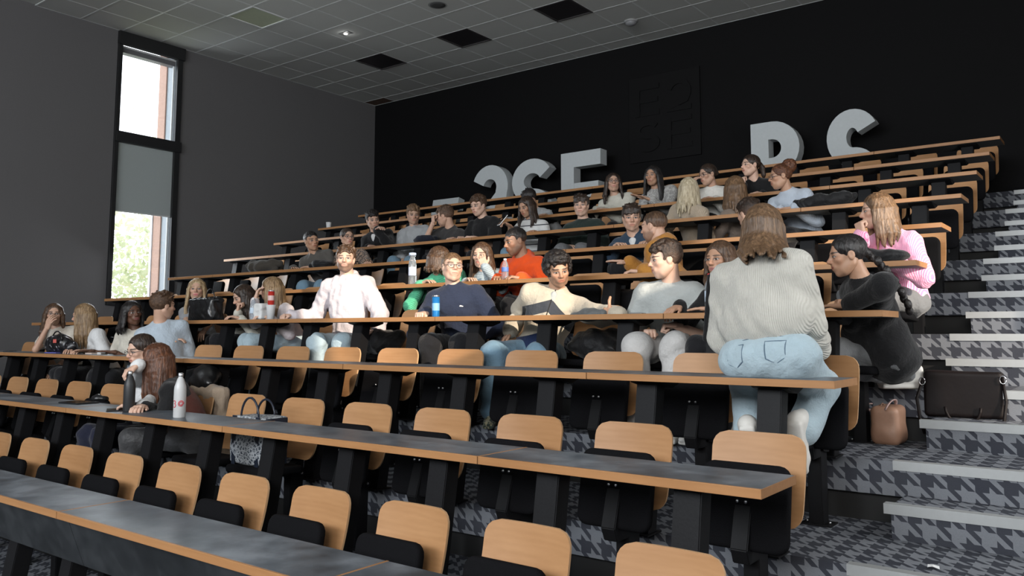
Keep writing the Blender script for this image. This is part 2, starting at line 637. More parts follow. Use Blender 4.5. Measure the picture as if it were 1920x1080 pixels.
wpart('glass_pane', (-0.062, WY0 + 0.03, WZ0), (-0.054, WY1 - 0.06, 4.40), gm, 0)
bl, bnt, bb = newmat('grey roller blind')
bv = coords(bnt, (1, 1, 1))
bn_ = noise(bnt, bv, 320, 2)
lk(bnt, mixc(bnt, bn_, (0.20, 0.215, 0.21), (0.27, 0.285, 0.28)), bb.inputs['Base Color'])
bb.inputs['Roughness'].default_value = 0.9
tl = node(bnt, 'ShaderNodeBsdfTranslucent')
tl.inputs[0].default_value = (0.11, 0.12, 0.118, 1)
ms = node(bnt, 'ShaderNodeAddShader')
lk(bnt, bb.outputs[0], ms.inputs[0])
lk(bnt, tl.outputs[0], ms.inputs[1])
lk(bnt, ms.outputs[0], bnt.nodes['Material Output'].inputs[0])
wpart('roller_blind', (-0.012, WY0 + 0.032, 3.34), (-0.008, WY1 - 0.053, 4.36), bl, 0)
wpart('blind_bar', (-0.018, WY0 + 0.032, 3.325), (-0.002, WY1 - 0.053, 3.345), plain('blind bar', (0.45, 0.46, 0.46), 0.5), 0.004)

# garden seen through the window: ground and a leafy tree
GR = plain('garden ground', (0.30, 0.32, 0.18), 0.95, 0, 0.4, 3)
gd = link('garden_ground', box_mesh('garden_ground', (-16, 2, -1.0), (-0.6, 24, -0.9)), GR)
struct(gd)
lm, lnt, lb = newmat('sunlit leaves')
oi = node(lnt, 'ShaderNodeNewGeometry')
nn = noise(lnt, oi.outputs['Position'], 3.5, 3)
lk(lnt, ramp(lnt, nn, [(0.3, (0.27, 0.31, 0.18)), (0.5, (0.56, 0.58, 0.40)), (0.7, (0.68, 0.58, 0.38))]), lb.inputs['Base Color'])
lb.inputs['Roughness'].default_value = 0.6
lt = node(lnt, 'ShaderNodeBsdfTranslucent')
lt.inputs[0].default_value = (0.52, 0.55, 0.36, 1)
lmx = node(lnt, 'ShaderNodeMixShader')
lmx.inputs[0].default_value = 0.5
lk(lnt, lb.outputs[0], lmx.inputs[1])
lk(lnt, lt.outputs[0], lmx.inputs[2])
lk(lnt, lmx.outputs[0], lnt.nodes['Material Output'].inputs[0])
tree = empty('leafy_tree', (-4.9, 8.1, -0.9))
tag(tree, 'pale sunlit leafy tree standing outside the tall window', 'tree')
rng = np.random.default_rng(3)
vs, fs = [], []
for n in range(9000):
    a, b_, c_ = rng.normal(0, 1, 3) * (1.1, 1.5, 1.25)
    p = np.array((a, b_, 3.2 + c_))
    if p[2] < 0.9:
        continue
    ax = rng.normal(0, 1, 3); ax /= np.linalg.norm(ax)
    ay = np.cross(ax, rng.normal(0, 1, 3)); ay /= np.linalg.norm(ay)
    s = rng.uniform(0.05, 0.10)
    q = len(vs)
    vs += [p - ax * s, p - ay * s * .5 , p + ax * s, p + ay * s * .5]
    fs.append((q, q + 1, q + 2, q + 3))
fol = link('foliage', mesh_from('foliage', vs, fs), lm, tree)
fol['kind'] = 'stuff'
link('trunk', tube('trunk', [(0, 0, 0), (0.05, 0.05, 1.2), (-0.05, 0.1, 2.6), (0.1, 0, 4.0)], [0.14, 0.12, 0.09, 0.03]), plain('bark', (0.12, 0.09, 0.06), 0.9, 0, 0.4, 20), tree)

ORD = ['', 'first', 'second', 'third', 'fourth', 'fifth', 'sixth', 'seventh', 'eighth', 'ninth', 'tenth', 'eleventh', 'twelfth', 'thirteenth', 'fourteenth', 'fifteenth', 'sixteenth', 'seventeenth']

# ------------------------------------------------------------------ desks
SECT = [2, 3, 3, 3, 3, 2]                # seats per desk section, from the aisle


def leg_mesh():
    # flat box leg, foot further forward than the head; local origin: top centre
    h = DESK_Z - DESK_T
    return hull_prism('leg', [(-0.045, 0), (0.045, 0), (-0.075, -h), (-0.165, -h)], 'x', -0.055, 0.055, 0.004)


LEG = leg_mesh(); LEG.materials.append(BLK)
FOOT = box_mesh('foot_plate', (-0.07, -0.19, 0), (0.07, -0.05, 0.008), 0.002); FOOT.materials.append(BLK)
BRK = hull_prism('bracket', [(-0.11, 0), (0.13, 0), (0.13, -0.012), (0.03, -0.04), (-0.09, -0.012)], 'x', -0.07, 0.10, 0.002); BRK.materials.append(BLK)
desk_cache = {}


def desk_parts(wd):
    key = round(wd, 3)
    if key not in desk_cache:
        a = wd / 2 - 0.002
        top = box_mesh('top', (-a + .003, 0.012, -DESK_T), (a - .003, DESK_D - 0.003, 0), 0.002)
        top.materials.append(LAM); top.materials.append(UNDER)
        for p in top.polygons:
            if p.normal.z < -0.9:
                p.material_index = 1
        fb = box_mesh('edge_band', (-a, 0, -DESK_T), (a, 0.012, 0.0008), 0.0015); fb.materials.append(BAND)
        eb = box_mesh('edge_band', (-0.003, 0.0, -DESK_T), (0, DESK_D, 0.0006), 0.0008); eb.materials.append(BAND)
        desk_cache[key] = (top, fb, eb, a)
    return desk_cache[key]


for k in range(1, NROW + 1):
    x1 = XE
    for n, ns in enumerate(SECT):
        x0 = x1 - ns * SP
        if n == len(SECT) - 1:
            x0 = XLEFT
        cx, wd = (x0 + x1) / 2, x1 - x0
        t = empty('desk_section', (cx, rowy(k), rowz(k) + DESK_Z))
        tag(t, f'grey-topped desk section with beech edge, {ORD[n + 1]} from aisle, {ORD[k]} desk row from front', 'desk', 'desk sections')
        top, fb, eb, a = desk_parts(wd)
        link('top', top, None, t)
        link('edge_band', fb, None, t)
        link('edge_band', eb, None, t, (a, 0, 0))
        link('edge_band', eb, None, t, (-a + .003, 0, 0))
        for i in range(ns):
            lx = x1 - 0.318 - (i * 0.615) - cx
            if lx < -a + 0.08:
                lx = -a + 0.08
            ly = 0.30 if k == 1 else 0.16
            link('leg', LEG, None, t, (lx, ly, -DESK_T))
            if k <= 4:
                link('foot_plate', FOOT, None, t, (lx, ly, -DESK_Z + 0.0005))
            link('bracket', BRK, None, t, (lx, 0.17, -DESK_T))
        if k == 1:
            pm = hull_prism('modesty_panel', [(.050, -DESK_T - .002), (.068, -DESK_T - .002), (.158, -.275), (.140, -.275)], 'x', -a - .001, a + .001, 0.0015)
            link('modesty_panel', pm, LAMD, t)
        x1 = x0

# ------------------------------------------------------------------ tip-up chairs
# local origin: floor under the post; -Y is towards the desk


def backrest_mesh():
    """curved plywood shell with rounded corners, leaning back"""
    w, h, r = 0.205, 0.37, 0.065
    rows, cols = 17, 9
    vs, fs, mi = [], [], []
    ztab = []
    for i in range(rows):
        s = i / (rows - 1)
        z = 0.5 - 0.5 * math.cos(math.pi * s)
        z = 0.35 * s + 0.65 * z
        ztab.append(z)
    for side in (0, 1):
        for z in ztab:
            zz = z * h
            e = min(zz, h - zz)
            hw = w if e >= r else w - r + math.sqrt(max(0, r * r - (r - e) ** 2))
            for c in range(cols):
                u = -1 + 2 * c / (cols - 1)
                x = u * hw
                y = -0.020 * (x / w) ** 2 + 0.10 * z + 0.014 * math.sin(math.pi * z)
                vs.append((x, y + (0.006 if side else -0.006), zz))
    N = rows * cols
    for i in range(rows - 1):
        for c in range(cols - 1):
            a = i * cols + c
            fs.append((a, a + 1, a + cols + 1, a + cols)); mi.append(0)
            b = N + a
            fs.append((b, b + cols, b + cols + 1, b + 1)); mi.append(0)
    rim = [c for c in range(cols)] + [i * cols + cols - 1 for i in range(1, rows)] + [(rows - 1) * cols + c for c in range(cols - 2, -1, -1)] + [i * cols for i in range(rows - 2, 0, -1)]
    for i in range(len(rim)):
        a, b = rim[i], rim[(i + 1) % len(rim)]
        fs.append((b, a, N + a, N + b)); mi.append(1)
    me = mesh_from('backrest', vs, fs, True)
    me.polygons.foreach_set('material_index', mi)
    me.materials.append(BEECH); me.materials.append(PLYEDGE)
    me.set_sharp_from_angle(angle=math.radians(40))
    return me


def rounded_pad(w, l, t, r):
    """cushion lying in x (width) / y (length), z thickness, softly rounded"""
    bm = bmesh.new()
    pts = []
    for cx, cy, a0 in ((w / 2 - r, l / 2 - r, 0), (-w / 2 + r, l / 2 - r, 90), (-w / 2 + r, -l / 2 + r, 180), (w / 2 - r, -l / 2 + r, 270)):
        for i in range(5):
            a = math.radians(a0 + 22.5 * i)
            pts.append((cx + r * math.cos(a), cy + r * math.sin(a)))
    A = [bm.verts.new((x, y, -t / 2)) for x, y in pts]
    B = [bm.verts.new((x, y, t / 2)) for x, y in pts]
    bm.faces.new(A[::-1]); bm.faces.new(B)
    n = len(pts)
    for i in range(n):
        bm.faces.new((A[i], A[(i + 1) % n], B[(i + 1) % n], B[i]))
    ed = [e for e in bm.edges if abs(e.verts[0].co.z - e.verts[1].co.z) < 1e-6]
    bmesh.ops.bevel(bm, geom=ed, offset=t * 0.36, segments=3, affect='EDGES', profile=0.5)
    me = bm_mesh(bm, 'seat_pad', True)
    me.set_sharp_from_angle(angle=math.radians(50))
    me.materials.append(FAB)
    return me


BACK = backrest_mesh()
PAD = rounded_pad(0.375, 0.345, 0.048, 0.05)
POST = hull_prism('post', [(-0.04, 0.0), (0.05, 0.0), (0.060, 0.46), (0.085, 0.62), (0.060, 0.64), (0.02, 0.46), (-0.045, 0.40)], 'x', -0.035, 0.035, 0.004); POST.materials.append(BLK)
ARM = hull_prism('seat_arm', [(-0.035, 0.0), (0.03, 0.0), (0.03, 0.15), (-0.012, 0.17), (-0.035, 0.04)], 'x', -0.034, 0.034, 0.004)
ARMUP = hull_prism('seat_arm', [(-0.118, 0.565), (-0.175, 0.395), (-0.150, 0.335), (-0.03, 0.335), (-0.09, 0.50)], 'x', -0.036, 0.036, 0.004); ARMUP.materials.append(BLK); ARM.materials.append(BLK)
HINGE = hull_prism('hinge_plate', [(-0.03, -0.02), (0.06, -0.035), (0.075, -0.01), (0.02, 0.02), (-0.02, 0.035)], 'x', 0, 0.012, 0.002); HINGE.materials.append(BLK)
BASE = box_mesh('base_plate', (-0.075, -0.055, 0), (0.075, 0.065, 0.008), 0.002); BASE.materials.append(BLK)
BOLT = lathe('bolt', [(0.0075, 0), (0.0075, 0.006), (0.004, 0.010), (0.0005, 0.011)], 8); BOLT.materials.append(CHROME)
CH_Y = 0.735
OCC = set()            # (row, seat) taken by someone: the pad is down
DOWN = set()           # pad down without a sitter


def chair_x(n): return XE - 0.315 - n * SP


def make_chair(k, n, down, small):
    t = empty('tip_up_chair', (chair_x(n), rowy(k) + CH_Y, rowz(k)))
    tag(t, f'tip-up chair with curved beech back, {ORD[n + 1]} seat from the aisle, {ORD[k]} seating row from front', 'chair', 'tip-up lecture chairs')
    link('backrest', BACK, None, t, (0, 0, 0.465))
    link('post', POST, None, t)
    if down:
        link('seat_pad', PAD, None, t, (0, -0.215, 0.425), (math.radians(-3), 0, 0))
        link('seat_arm', ARM, None, t, (0, -0.06, 0.395), (math.radians(84), 0, 0))
    else:
        p = link('seat_pad', PAD, None, t, (0, -0.095, 0.555), (math.radians(-101), 0, 0))
        link('seat_arm', ARMUP, None, t)
    if not small:
        link('hinge_plate', HINGE, None, t, (0.036, -0.01, 0.385))
        link('base_plate', BASE, None, t)
        if not down:
            for sx in (-0.018, 0.018):
                link('bolt', BOLT, None, t, (sx, -0.127, 0.578), (math.radians(80), 0, 0))
        for sx in (-0.055, 0.055):
            link('bolt', BOLT, None, t, (sx, 0.0, 0.008))
        link('bolt', BOLT, None, t, (0.05, 0.03, 0.372), (0, math.radians(90), 0))
    return t

# ------------------------------------------------------------------ implicit surfaces -> smooth meshes (for bodies, hair, cloth, bags)
def V3(*a): return np.array(a if len(a) > 1 else a[0], dtype=np.float64)
def unit(v): v = np.asarray(v, float); return v / (np.linalg.norm(v) + 1e-12)


def cap(a, b, r1, r2=None, k=0.02, fl=None, op='+'):
    """tapered capsule; fl=(axis, factor) flattens it along an axis"""
    return dict(t='c', a=V3(a), b=V3(b), r1=r1, r2=r1 if r2 is None else r2, k=k, fl=fl, op=op)


def ell(c, r, R=None, k=0.02, op='+'):
    return dict(t='e', c=V3(c), r=V3(r), R=np.eye(3) if R is None else np.asarray(R, float), k=k, op=op)


def rbox(c, h, rr, R=None, k=0.01, op='+'):
    return dict(t='b', c=V3(c), h=V3(h), rr=rr, R=np.eye(3) if R is None else np.asarray(R, float), k=k, op=op)


def prim_bounds(p):
    if p['t'] == 'c':
        m = max(p['r1'], p['r2'])
        return np.minimum(p['a'], p['b']) - m, np.maximum(p['a'], p['b']) + m
    e = p['r'] if p['t'] == 'e' else p['h'] + p['rr']
    ext = np.abs(p['R']) @ e
    return p['c'] - ext, p['c'] + ext


def prim_eval(p, X, Y, Z):
    if p['t'] == 'c':
        a, b = p['a'], p['b']
        x, y, z = X - a[0], Y - a[1], Z - a[2]
        ba = b - a
        if p['fl'] is not None:
            n, s = p['fl']
            n = unit(n)
            g = 1 / s - 1
            dn = (x * n[0] + y * n[1] + z * n[2]) * g
            x, y, z = x + n[0] * dn, y + n[1] * dn, z + n[2] * dn
            ba = ba + n * (ba @ n) * g
        L = ba @ ba + 1e-12
        h = np.clip((x * ba[0] + y * ba[1] + z * ba[2]) / L, 0, 1)
        d = np.sqrt((x - ba[0] * h) ** 2 + (y - ba[1] * h) ** 2 + (z - ba[2] * h) ** 2) - (p['r1'] + (p['r2'] - p['r1']) * h)
        if p['fl'] is not None:
            d = d * (0.5 + 0.5 * p['fl'][1])
        return d
    R, c = p['R'], p['c']
    x, y, z = X - c[0], Y - c[1], Z - c[2]
    q = [x * R[0, i] + y * R[1, i] + z * R[2, i] for i in range(3)]
    if p['t'] == 'e':
        r = p['r']
        k0 = np.sqrt(sum((q[i] / r[i]) ** 2 for i in range(3)))
        k1 = np.sqrt(sum((q[i] / r[i] ** 2) ** 2 for i in range(3))) + 1e-9
        return k0 * (k0 - 1) / k1
    h = p['h']
    e = [np.abs(q[i]) - h[i] for i in range(3)]
    out = np.sqrt(sum(np.maximum(v, 0) ** 2 for v in e))
    return out + np.minimum(np.maximum(np.maximum(e[0], e[1]), e[2]), 0) - p['rr']


def smin(a, b, k):
    h = np.maximum(k - np.abs(a - b), 0) / k
    return np.minimum(a, b) - h * h * k * 0.25


def sdf_mesh(prims, res, wrinkle=None):
    """smooth union of prims polygonised with surface nets -> (verts, quads)"""
    lo = np.min([prim_bounds(p)[0] for p in prims if p['op'] == '+'], axis=0) - 3 * res - 0.012
    hi = np.max([prim_bounds(p)[1] for p in prims if p['op'] == '+'], axis=0) + 3 * res + 0.012
    n = np.ceil((hi - lo) / res).astype(int) + 1
    ax = [(lo[i] + res * np.arange(n[i])).astype(np.float32) for i in range(3)]
    F = np.full(n, 1.0, np.float32)
    for p in prims:
        pl, ph = prim_bounds(p)
        m = p['k'] + 2.5 * res
        i0 = np.clip(np.floor((pl - m - lo) / res).astype(int), 0, n - 1)
        i1 = np.clip(np.ceil((ph + m - lo) / res).astype(int) + 1, 1, n)
        if np.any(i1 <= i0):
            continue
        sl = tuple(slice(i0[i], i1[i]) for i in range(3))
        d = prim_eval(p, ax[0][sl[0]][:, None, None], ax[1][sl[1]][None, :, None], ax[2][sl[2]][None, None, :]).astype(np.float32)
        if p['op'] == '+':
            F[sl] = smin(F[sl], d, max(p['k'], 1e-4))
        else:
            F[sl] = -smin(-F[sl], d, max(p['k'], 1e-4))
    if wrinkle:
        amp, fq, sd = wrinkle
        r = np.random.default_rng(sd)
        X, Y, Z = ax[0][:, None, None], ax[1][None, :, None], ax[2][None, None, :]
        wv = 0
        for q in range(3):
            v = r.normal(0, 1, 3) * fq
            ph = r.uniform(0, 6, 3)
            wv = wv + np.sin(X * v[0] + Y * v[1] + Z * v[2] + ph[0] + 1.3 * np.sin(X * v[1] * .7 - Z * v[0] * .6 + ph[1]))
        F = F + (amp * wv / 3).astype(np.float32)
    return surface_nets(F, lo, res)


_CORN = np.array([(i, j, k) for i in (0, 1) for j in (0, 1) for k in (0, 1)])
_EDG = [(a, b) for a in range(8) for b in range(a + 1, 8) if np.abs(_CORN[a] - _CORN[b]).sum() == 1]


def surface_nets(F, lo, res):
    ins = F < 0
    c = sum(ins[i:ins.shape[0] - 1 + i, j:ins.shape[1] - 1 + j, k:ins.shape[2] - 1 + k].astype(np.int8) for i, j, k in _CORN)
    act = (c > 0) & (c < 8)
    idx = np.argwhere(act)
    if len(idx) == 0:
        return np.zeros((0, 3)), np.zeros((0, 4), int)
    num = np.full(act.shape, -1, np.int64)
    num[act] = np.arange(len(idx))
    vals = np.stack([F[idx[:, 0] + a, idx[:, 1] + b, idx[:, 2] + d] for a, b, d in _CORN], 1)
    pos = np.zeros((len(idx), 3)); cnt = np.zeros(len(idx))
    for a, b in _EDG:
        va, vb = vals[:, a], vals[:, b]
        cr = (va < 0) != (vb < 0)
        t = np.where(cr, va / np.where(cr, va - vb, 1), 0)
        pt = _CORN[a] + t[:, None] * (_CORN[b] - _CORN[a])
        pos += np.where(cr[:, None], pt, 0); cnt += cr
    V = lo + (idx + pos / cnt[:, None]) * res
    Q = []
    for axis in range(3):
        s0 = [slice(None)] * 3; s1 = [slice(None)] * 3
        s0[axis] = slice(0, -1); s1[axis] = slice(1, None)
        A, B = ins[tuple(s0)], ins[tuple(s1)]
        e = np.argwhere(A != B)
        o1, o2 = [i for i in range(3) if i != axis]
        e = e[(e[:, o1] > 0) & (e[:, o2] > 0) & (e[:, o1] < F.shape[o1] - 1) & (e[:, o2] < F.shape[o2] - 1)]
        if len(e) == 0:
            continue
        flip = A[e[:, 0], e[:, 1], e[:, 2]]
        d1 = np.zeros(3, int); d1[o1] = 1
        d2 = np.zeros(3, int); d2[o2] = 1

        def g(q): return num[q[:, 0], q[:, 1], q[:, 2]]
        a, b, cc, d = g(e - d1 - d2), g(e - d2), g(e), g(e - d1)
        if axis == 1:
            flip = ~flip
        q = np.stack([a, b, cc, d], 1)
        q[~flip] = q[~flip][:, ::-1]
        Q.append(q)
    Q = np.concatenate(Q)
    return V, Q[(Q >= 0).all(1)]


def np_mesh(name, V, Q, attrs=None, smooth=True, mi=None):
    me = bpy.data.meshes.new(name)
    nv, nq = len(V), len(Q)
    me.vertices.add(nv)
    me.vertices.foreach_set('co', np.asarray(V, np.float32).ravel())
    me.loops.add(nq * 4)
    me.loops.foreach_set('vertex_index', np.asarray(Q, np.int32).ravel())
    me.polygons.add(nq)
    me.polygons.foreach_set('loop_start', np.arange(0, nq * 4, 4, dtype=np.int32))
    me.polygons.foreach_set('use_smooth', np.ones(nq, bool))
    if mi is not None:
        me.polygons.foreach_set('material_index', np.asarray(mi, np.int32))
    for k, a in (attrs or {}).items():
        at = me.attributes.new(k, 'FLOAT_VECTOR', 'POINT')
        at.data.foreach_set('vector', np.asarray(a, np.float32).ravel())
    me.update(calc_edges=True)
    me.validate()
    return me


def join(parts):
    """parts: list of (V,Q) -> one"""
    Vs, Qs, n = [], [], 0
    for V, Q in parts:
        Vs.append(V); Qs.append(Q + n); n += len(V)
    return np.concatenate(Vs), np.concatenate(Qs)


# ------------------------------------------------------------------ head and hand templates
# head frame: origin mid-way crown to chin, +Y face, +Z up, +X the person's right
def head_prims(f):
    j = 0.92 if f else 1.0
    P = [ell((0, -0.014, 0.034), (0.075, 0.095, 0.082), k=.03),
         ell((0, 0.020, -0.030), (0.063 * j, 0.071, 0.078), k=.03),
         cap((0, 0.058, -0.094), (0, 0.045, -0.088), 0.021 * j, 0.024 * j, k=.03),
         cap((0.034 * j, 0.035, -0.078), (0.052 * j, -0.01, -0.045), 0.018, 0.02, k=.03),
         cap((-0.034 * j, 0.035, -0.078), (-0.052 * j, -0.01, -0.045), 0.018, 0.02, k=.03),
         ell((0.040, 0.060, -0.016), (0.022, 0.020, 0.018), k=.02), ell((-0.040, 0.060, -0.016), (0.022, 0.020, 0.018), k=.02),
         cap((-0.034, 0.074, 0.024), (0.034, 0.074, 0.024), 0.011 if f else 0.013, k=.02),
         ell((0.031, 0.094, 0.003), (0.018, 0.016, 0.011), k=.012, op='-'), ell((-0.031, 0.094, 0.003), (0.018, 0.016, 0.011), k=.012, op='-'),
         ell((0.031, 0.0725, 0.004), (0.0155, 0.0145, 0.0115), k=.004), ell((-0.031, 0.0725, 0.004), (0.0155, 0.0145, 0.0115), k=.004),
         cap((0, 0.082, 0.016), (0, 0.105, -0.020), 0.0075, 0.011, k=.012),
         ell((0, 0.107, -0.023), (0.010, 0.009, 0.009), k=.008),
         ell((0.012, 0.096, -0.027), (0.008, 0.009, 0.007), k=.008), ell((-0.012, 0.096, -0.027), (0.008, 0.009, 0.007), k=.008),
         ell((0, 0.081, -0.056), (0.030, 0.012, 0.018), k=.02),
         cap((-0.015, 0.086, -0.0525), (0.015, 0.086, -0.0525), 0.0052, k=.006), cap((-0.012, 0.0865, -0.0625), (0.012, 0.0865, -0.0625), 0.0062, k=.006),
         cap((-0.024, 0.094, -0.0575), (0.024, 0.094, -0.0575), 0.0022, k=.003, op='-'),
         ]
    for s in (1, -1):
        P += [ell((s * 0.076, -0.006, 0.0), (0.008, 0.020, 0.030), k=.008), ell((s * 0.085, 0.0, 0.004), (0.006, 0.010, 0.018), k=.004, op='-')]
    return P


HEAD = {f: sdf_mesh(head_prims(f), 0.0048) for f in (0, 1)}


def hand_prims(pose):
    cu = {'relaxed': (22, 30, 18), 'fist': (72, 88, 50), 'flat': (4, 6, 4), 'grip': (38, 45, 35), 'thumb': (78, 92, 55), 'spread': (8, 12, 8)}[pose]
    P = [rbox((0, 0.045, 0), (0.026, 0.036, 0.002), 0.012, k=.012), cap((0, -0.02, 0), (0, 0.02, 0), 0.021, 0.024, k=.02, fl=((0, 0, 1), .75))]
    for i, (x, L) in enumerate(((-0.031, .78), (-0.0105, .95), (0.0105, 1.0), (0.031, .92))):
        q = V3(x, 0.084 - 0.006 * (i in (0,)), 0.002)
        sp = math.radians((-9, -3, 3, 9)[i] * (1.6 if pose == 'spread' else .7))
        a = 0
        for s, (l, r) in enumerate(((.043, .0098), (.027, .0088), (.022, .0078))):
            a += math.radians(cu[s])
            d = V3(math.sin(sp) * math.cos(a), math.cos(sp) * math.cos(a), -math.sin(a))
            e = q + d * l * L
            P.append(cap(q, e, r, r * .92, k=.004))
            q = e
    if pose == 'thumb':
        P += [cap((0.028, 0.03, 0), (0.046, 0.055, 0.006), .014, .012, k=.008), cap((0.046, 0.055, 0.006), (0.085, 0.060, 0.012), .011, .0105, k=.004), cap((0.085, 0.060, 0.012), (0.112, 0.056, 0.012), .0105, .009, k=.004)]
    elif pose == 'fist':
        P += [cap((0.028, 0.025, -.004), (0.044, 0.055, -0.018), .013, .011, k=.008), cap((0.044, 0.055, -0.018), (0.026, 0.078, -0.034), .011, .009, k=.004)]
    else:
        P += [cap((0.026, 0.018, -.004), (0.052, 0.048, -0.012), .013, .011, k=.008), cap((0.052, 0.048, -0.012), (0.062, 0.080, -0.018), .0105, .0088, k=.004)]
    return P


HANDS = {}
for _p in ('relaxed', 'fist', 'flat', 'grip', 'thumb'):
    HANDS[_p] = sdf_mesh(hand_prims(_p), 0.0042)


def shoe_prims():
    return [cap((0, -0.07, 0.045), (0, 0.10, 0.035), 0.042, 0.036, k=.03), cap((0, 0.12, 0.028), (0.004, 0.165, 0.026), 0.038, 0.026, k=.03, fl=((0, 0, 1), .75)),
            cap((0, -0.07, 0.05), (0, -0.06, 0.11), 0.038, 0.042, k=.03), rbox((0, 0.045, 0.008), (0.024, 0.115, 0.002), 0.014, k=.004)]


SHOE = sdf_mesh(shoe_prims(), 0.0075)


# ------------------------------------------------------------------ skin, hair and cloth materials
def attr(nt, name):
    a = node(nt, 'ShaderNodeAttribute')
    a.attribute_name = name
    return a.outputs['Vector']


def skin_mat(name, tone, brow, lip=None, beard=0.0, blush=0.25):
    m, nt, b = newmat(name)
    hp = attr(nt, 'hp')
    s = node(nt, 'ShaderNodeSeparateXYZ')
    lk(nt, hp, s.inputs[0])
    x, y, z = s.outputs
    hx = math_n(nt, 'ABSOLUTE', x)
    front = math_n(nt, 'MULTIPLY', math_n(nt, 'GREATER_THAN', y, 0.045), math_n(nt, 'LESS_THAN', hx, 0.2))

    def el(cx, cz, rx, rz, soft=0.25, sx=hx):
        a = math_n(nt, 'POWER', math_n(nt, 'DIVIDE', math_n(nt, 'SUBTRACT', sx, cx), rx), 2)
        c = math_n(nt, 'POWER', math_n(nt, 'DIVIDE', math_n(nt, 'SUBTRACT', z, cz), rz), 2)
        e = math_n(nt, 'ADD', a, c)
        v = math_n(nt, 'DIVIDE', math_n(nt, 'SUBTRACT', 1 + soft, e), soft, True)
        return math_n(nt, 'MULTIPLY', v, front)
    g = node(nt, 'ShaderNodeNewGeometry')
    nz = noise(nt, g.outputs['Position'], 45, 3)
    col = mixc(nt, nz, tuple(t * .90 for t in tone), tuple(min(1, t * 1.08) for t in tone))
    lip = lip or (tone[0] * .82, tone[1] * .52, tone[2] * .52)
    red = (tone[0] * .97, tone[1] * .72, tone[2] * .66)
    col = mixc(nt, math_n(nt, 'MULTIPLY', el(0.042, -0.022, 0.026, 0.022, 1.5), blush), col, red)
    col = mixc(nt, math_n(nt, 'MULTIPLY', el(0.0, -0.022, 0.014, 0.014, 1.5), blush), col, red)
    if beard:
        bz = math_n(nt, 'DIVIDE', math_n(nt, 'SUBTRACT', -0.030, z), 0.016, True)
        by = math_n(nt, 'MULTIPLY', math_n(nt, 'GREATER_THAN', y, -0.022), math_n(nt, 'LESS_THAN', hx, 0.2))
        bm_ = math_n(nt, 'MULTIPLY', math_n(nt, 'MULTIPLY', bz, by), beard)
        n2 = noise(nt, g.outputs['Position'], 260, 2)
        bm_ = math_n(nt, 'MULTIPLY', bm_, math_n(nt, 'ADD', n2, 0.45, True))
        col = mixc(nt, bm_, col, brow)
    col = mixc(nt, el(0.0, -0.0575, 0.023, 0.0105, 0.5), col, lip)
    col = mixc(nt, math_n(nt, 'MULTIPLY', el(0.0, -0.0575, 0.021, 0.0016, 0.6), 0.8), col, (0.05, 0.015, 0.012))
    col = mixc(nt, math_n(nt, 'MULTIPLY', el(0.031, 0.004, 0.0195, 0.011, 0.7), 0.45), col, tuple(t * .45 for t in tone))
    eye = el(0.031, 0.0030, 0.0140, 0.0046, 0.3)
    col = mixc(nt, el(0.031, 0.0050, 0.0160, 0.0060, 0.3), col, (0.03, 0.018, 0.014))
    col = mixc(nt, eye, col, (0.42, 0.38, 0.36))
    col = mixc(nt, math_n(nt, 'MULTIPLY', el(0.031, 0.0035, 0.0066, 0.0072, 0.3), eye), col, (0.018, 0.012, 0.009))
    zz = math_n(nt, 'MULTIPLY', el(0.033, 0.0265, 0.020, 0.0048, 0.8), 0.85)
    col = mixc(nt, zz, col, brow)
    lk(nt, col, b.inputs['Base Color'])
    b.inputs['Roughness'].default_value = 0.5
    b.inputs['Subsurface Weight'].default_value = 0.06
    b.inputs['Subsurface Radius'].default_value = (0.010, 0.004, 0.002)
    return m


def hair_mat(name, c0, c1, stretch=(70, 70, 5), rough=0.38, fade=None):
    if name in MATS:
        return MATS[name]
    m, nt, b = newmat(name)
    v = coords(nt, stretch)
    n1 = noise(nt, v, 1.0, 4, 0.65)
    n2 = noise(nt, coords(nt, (6, 6, 3)), 1.0, 2)
    f = math_n(nt, 'ADD', math_n(nt, 'MULTIPLY', n1, 0.75), math_n(nt, 'MULTIPLY', n2, 0.25))
    cc = ramp(nt, f, [(0.30, tuple(x * .45 for x in c0)), (0.47, c0), (0.66, c1)])
    if fade:            # clipped sides: skin shows through the short hair
        s3 = node(nt, 'ShaderNodeSeparateXYZ')
        lk(nt, attr(nt, 'hp'), s3.inputs[0])
        q = math_n(nt, 'DIVIDE', math_n(nt, 'SUBTRACT', 0.050, s3.outputs[2]), 0.075, True)
        cc = mixc(nt, math_n(nt, 'MULTIPLY', q, 0.45), cc, tuple(x * .45 for x in fade))
    lk(nt, cc, b.inputs['Base Color'])
    b.inputs['Roughness'].default_value = rough
    b.inputs['Specular IOR Level'].default_value = 0.45
    bump(nt, b, n1, 0.8, 0.012)
    MATS[name] = m
    return m


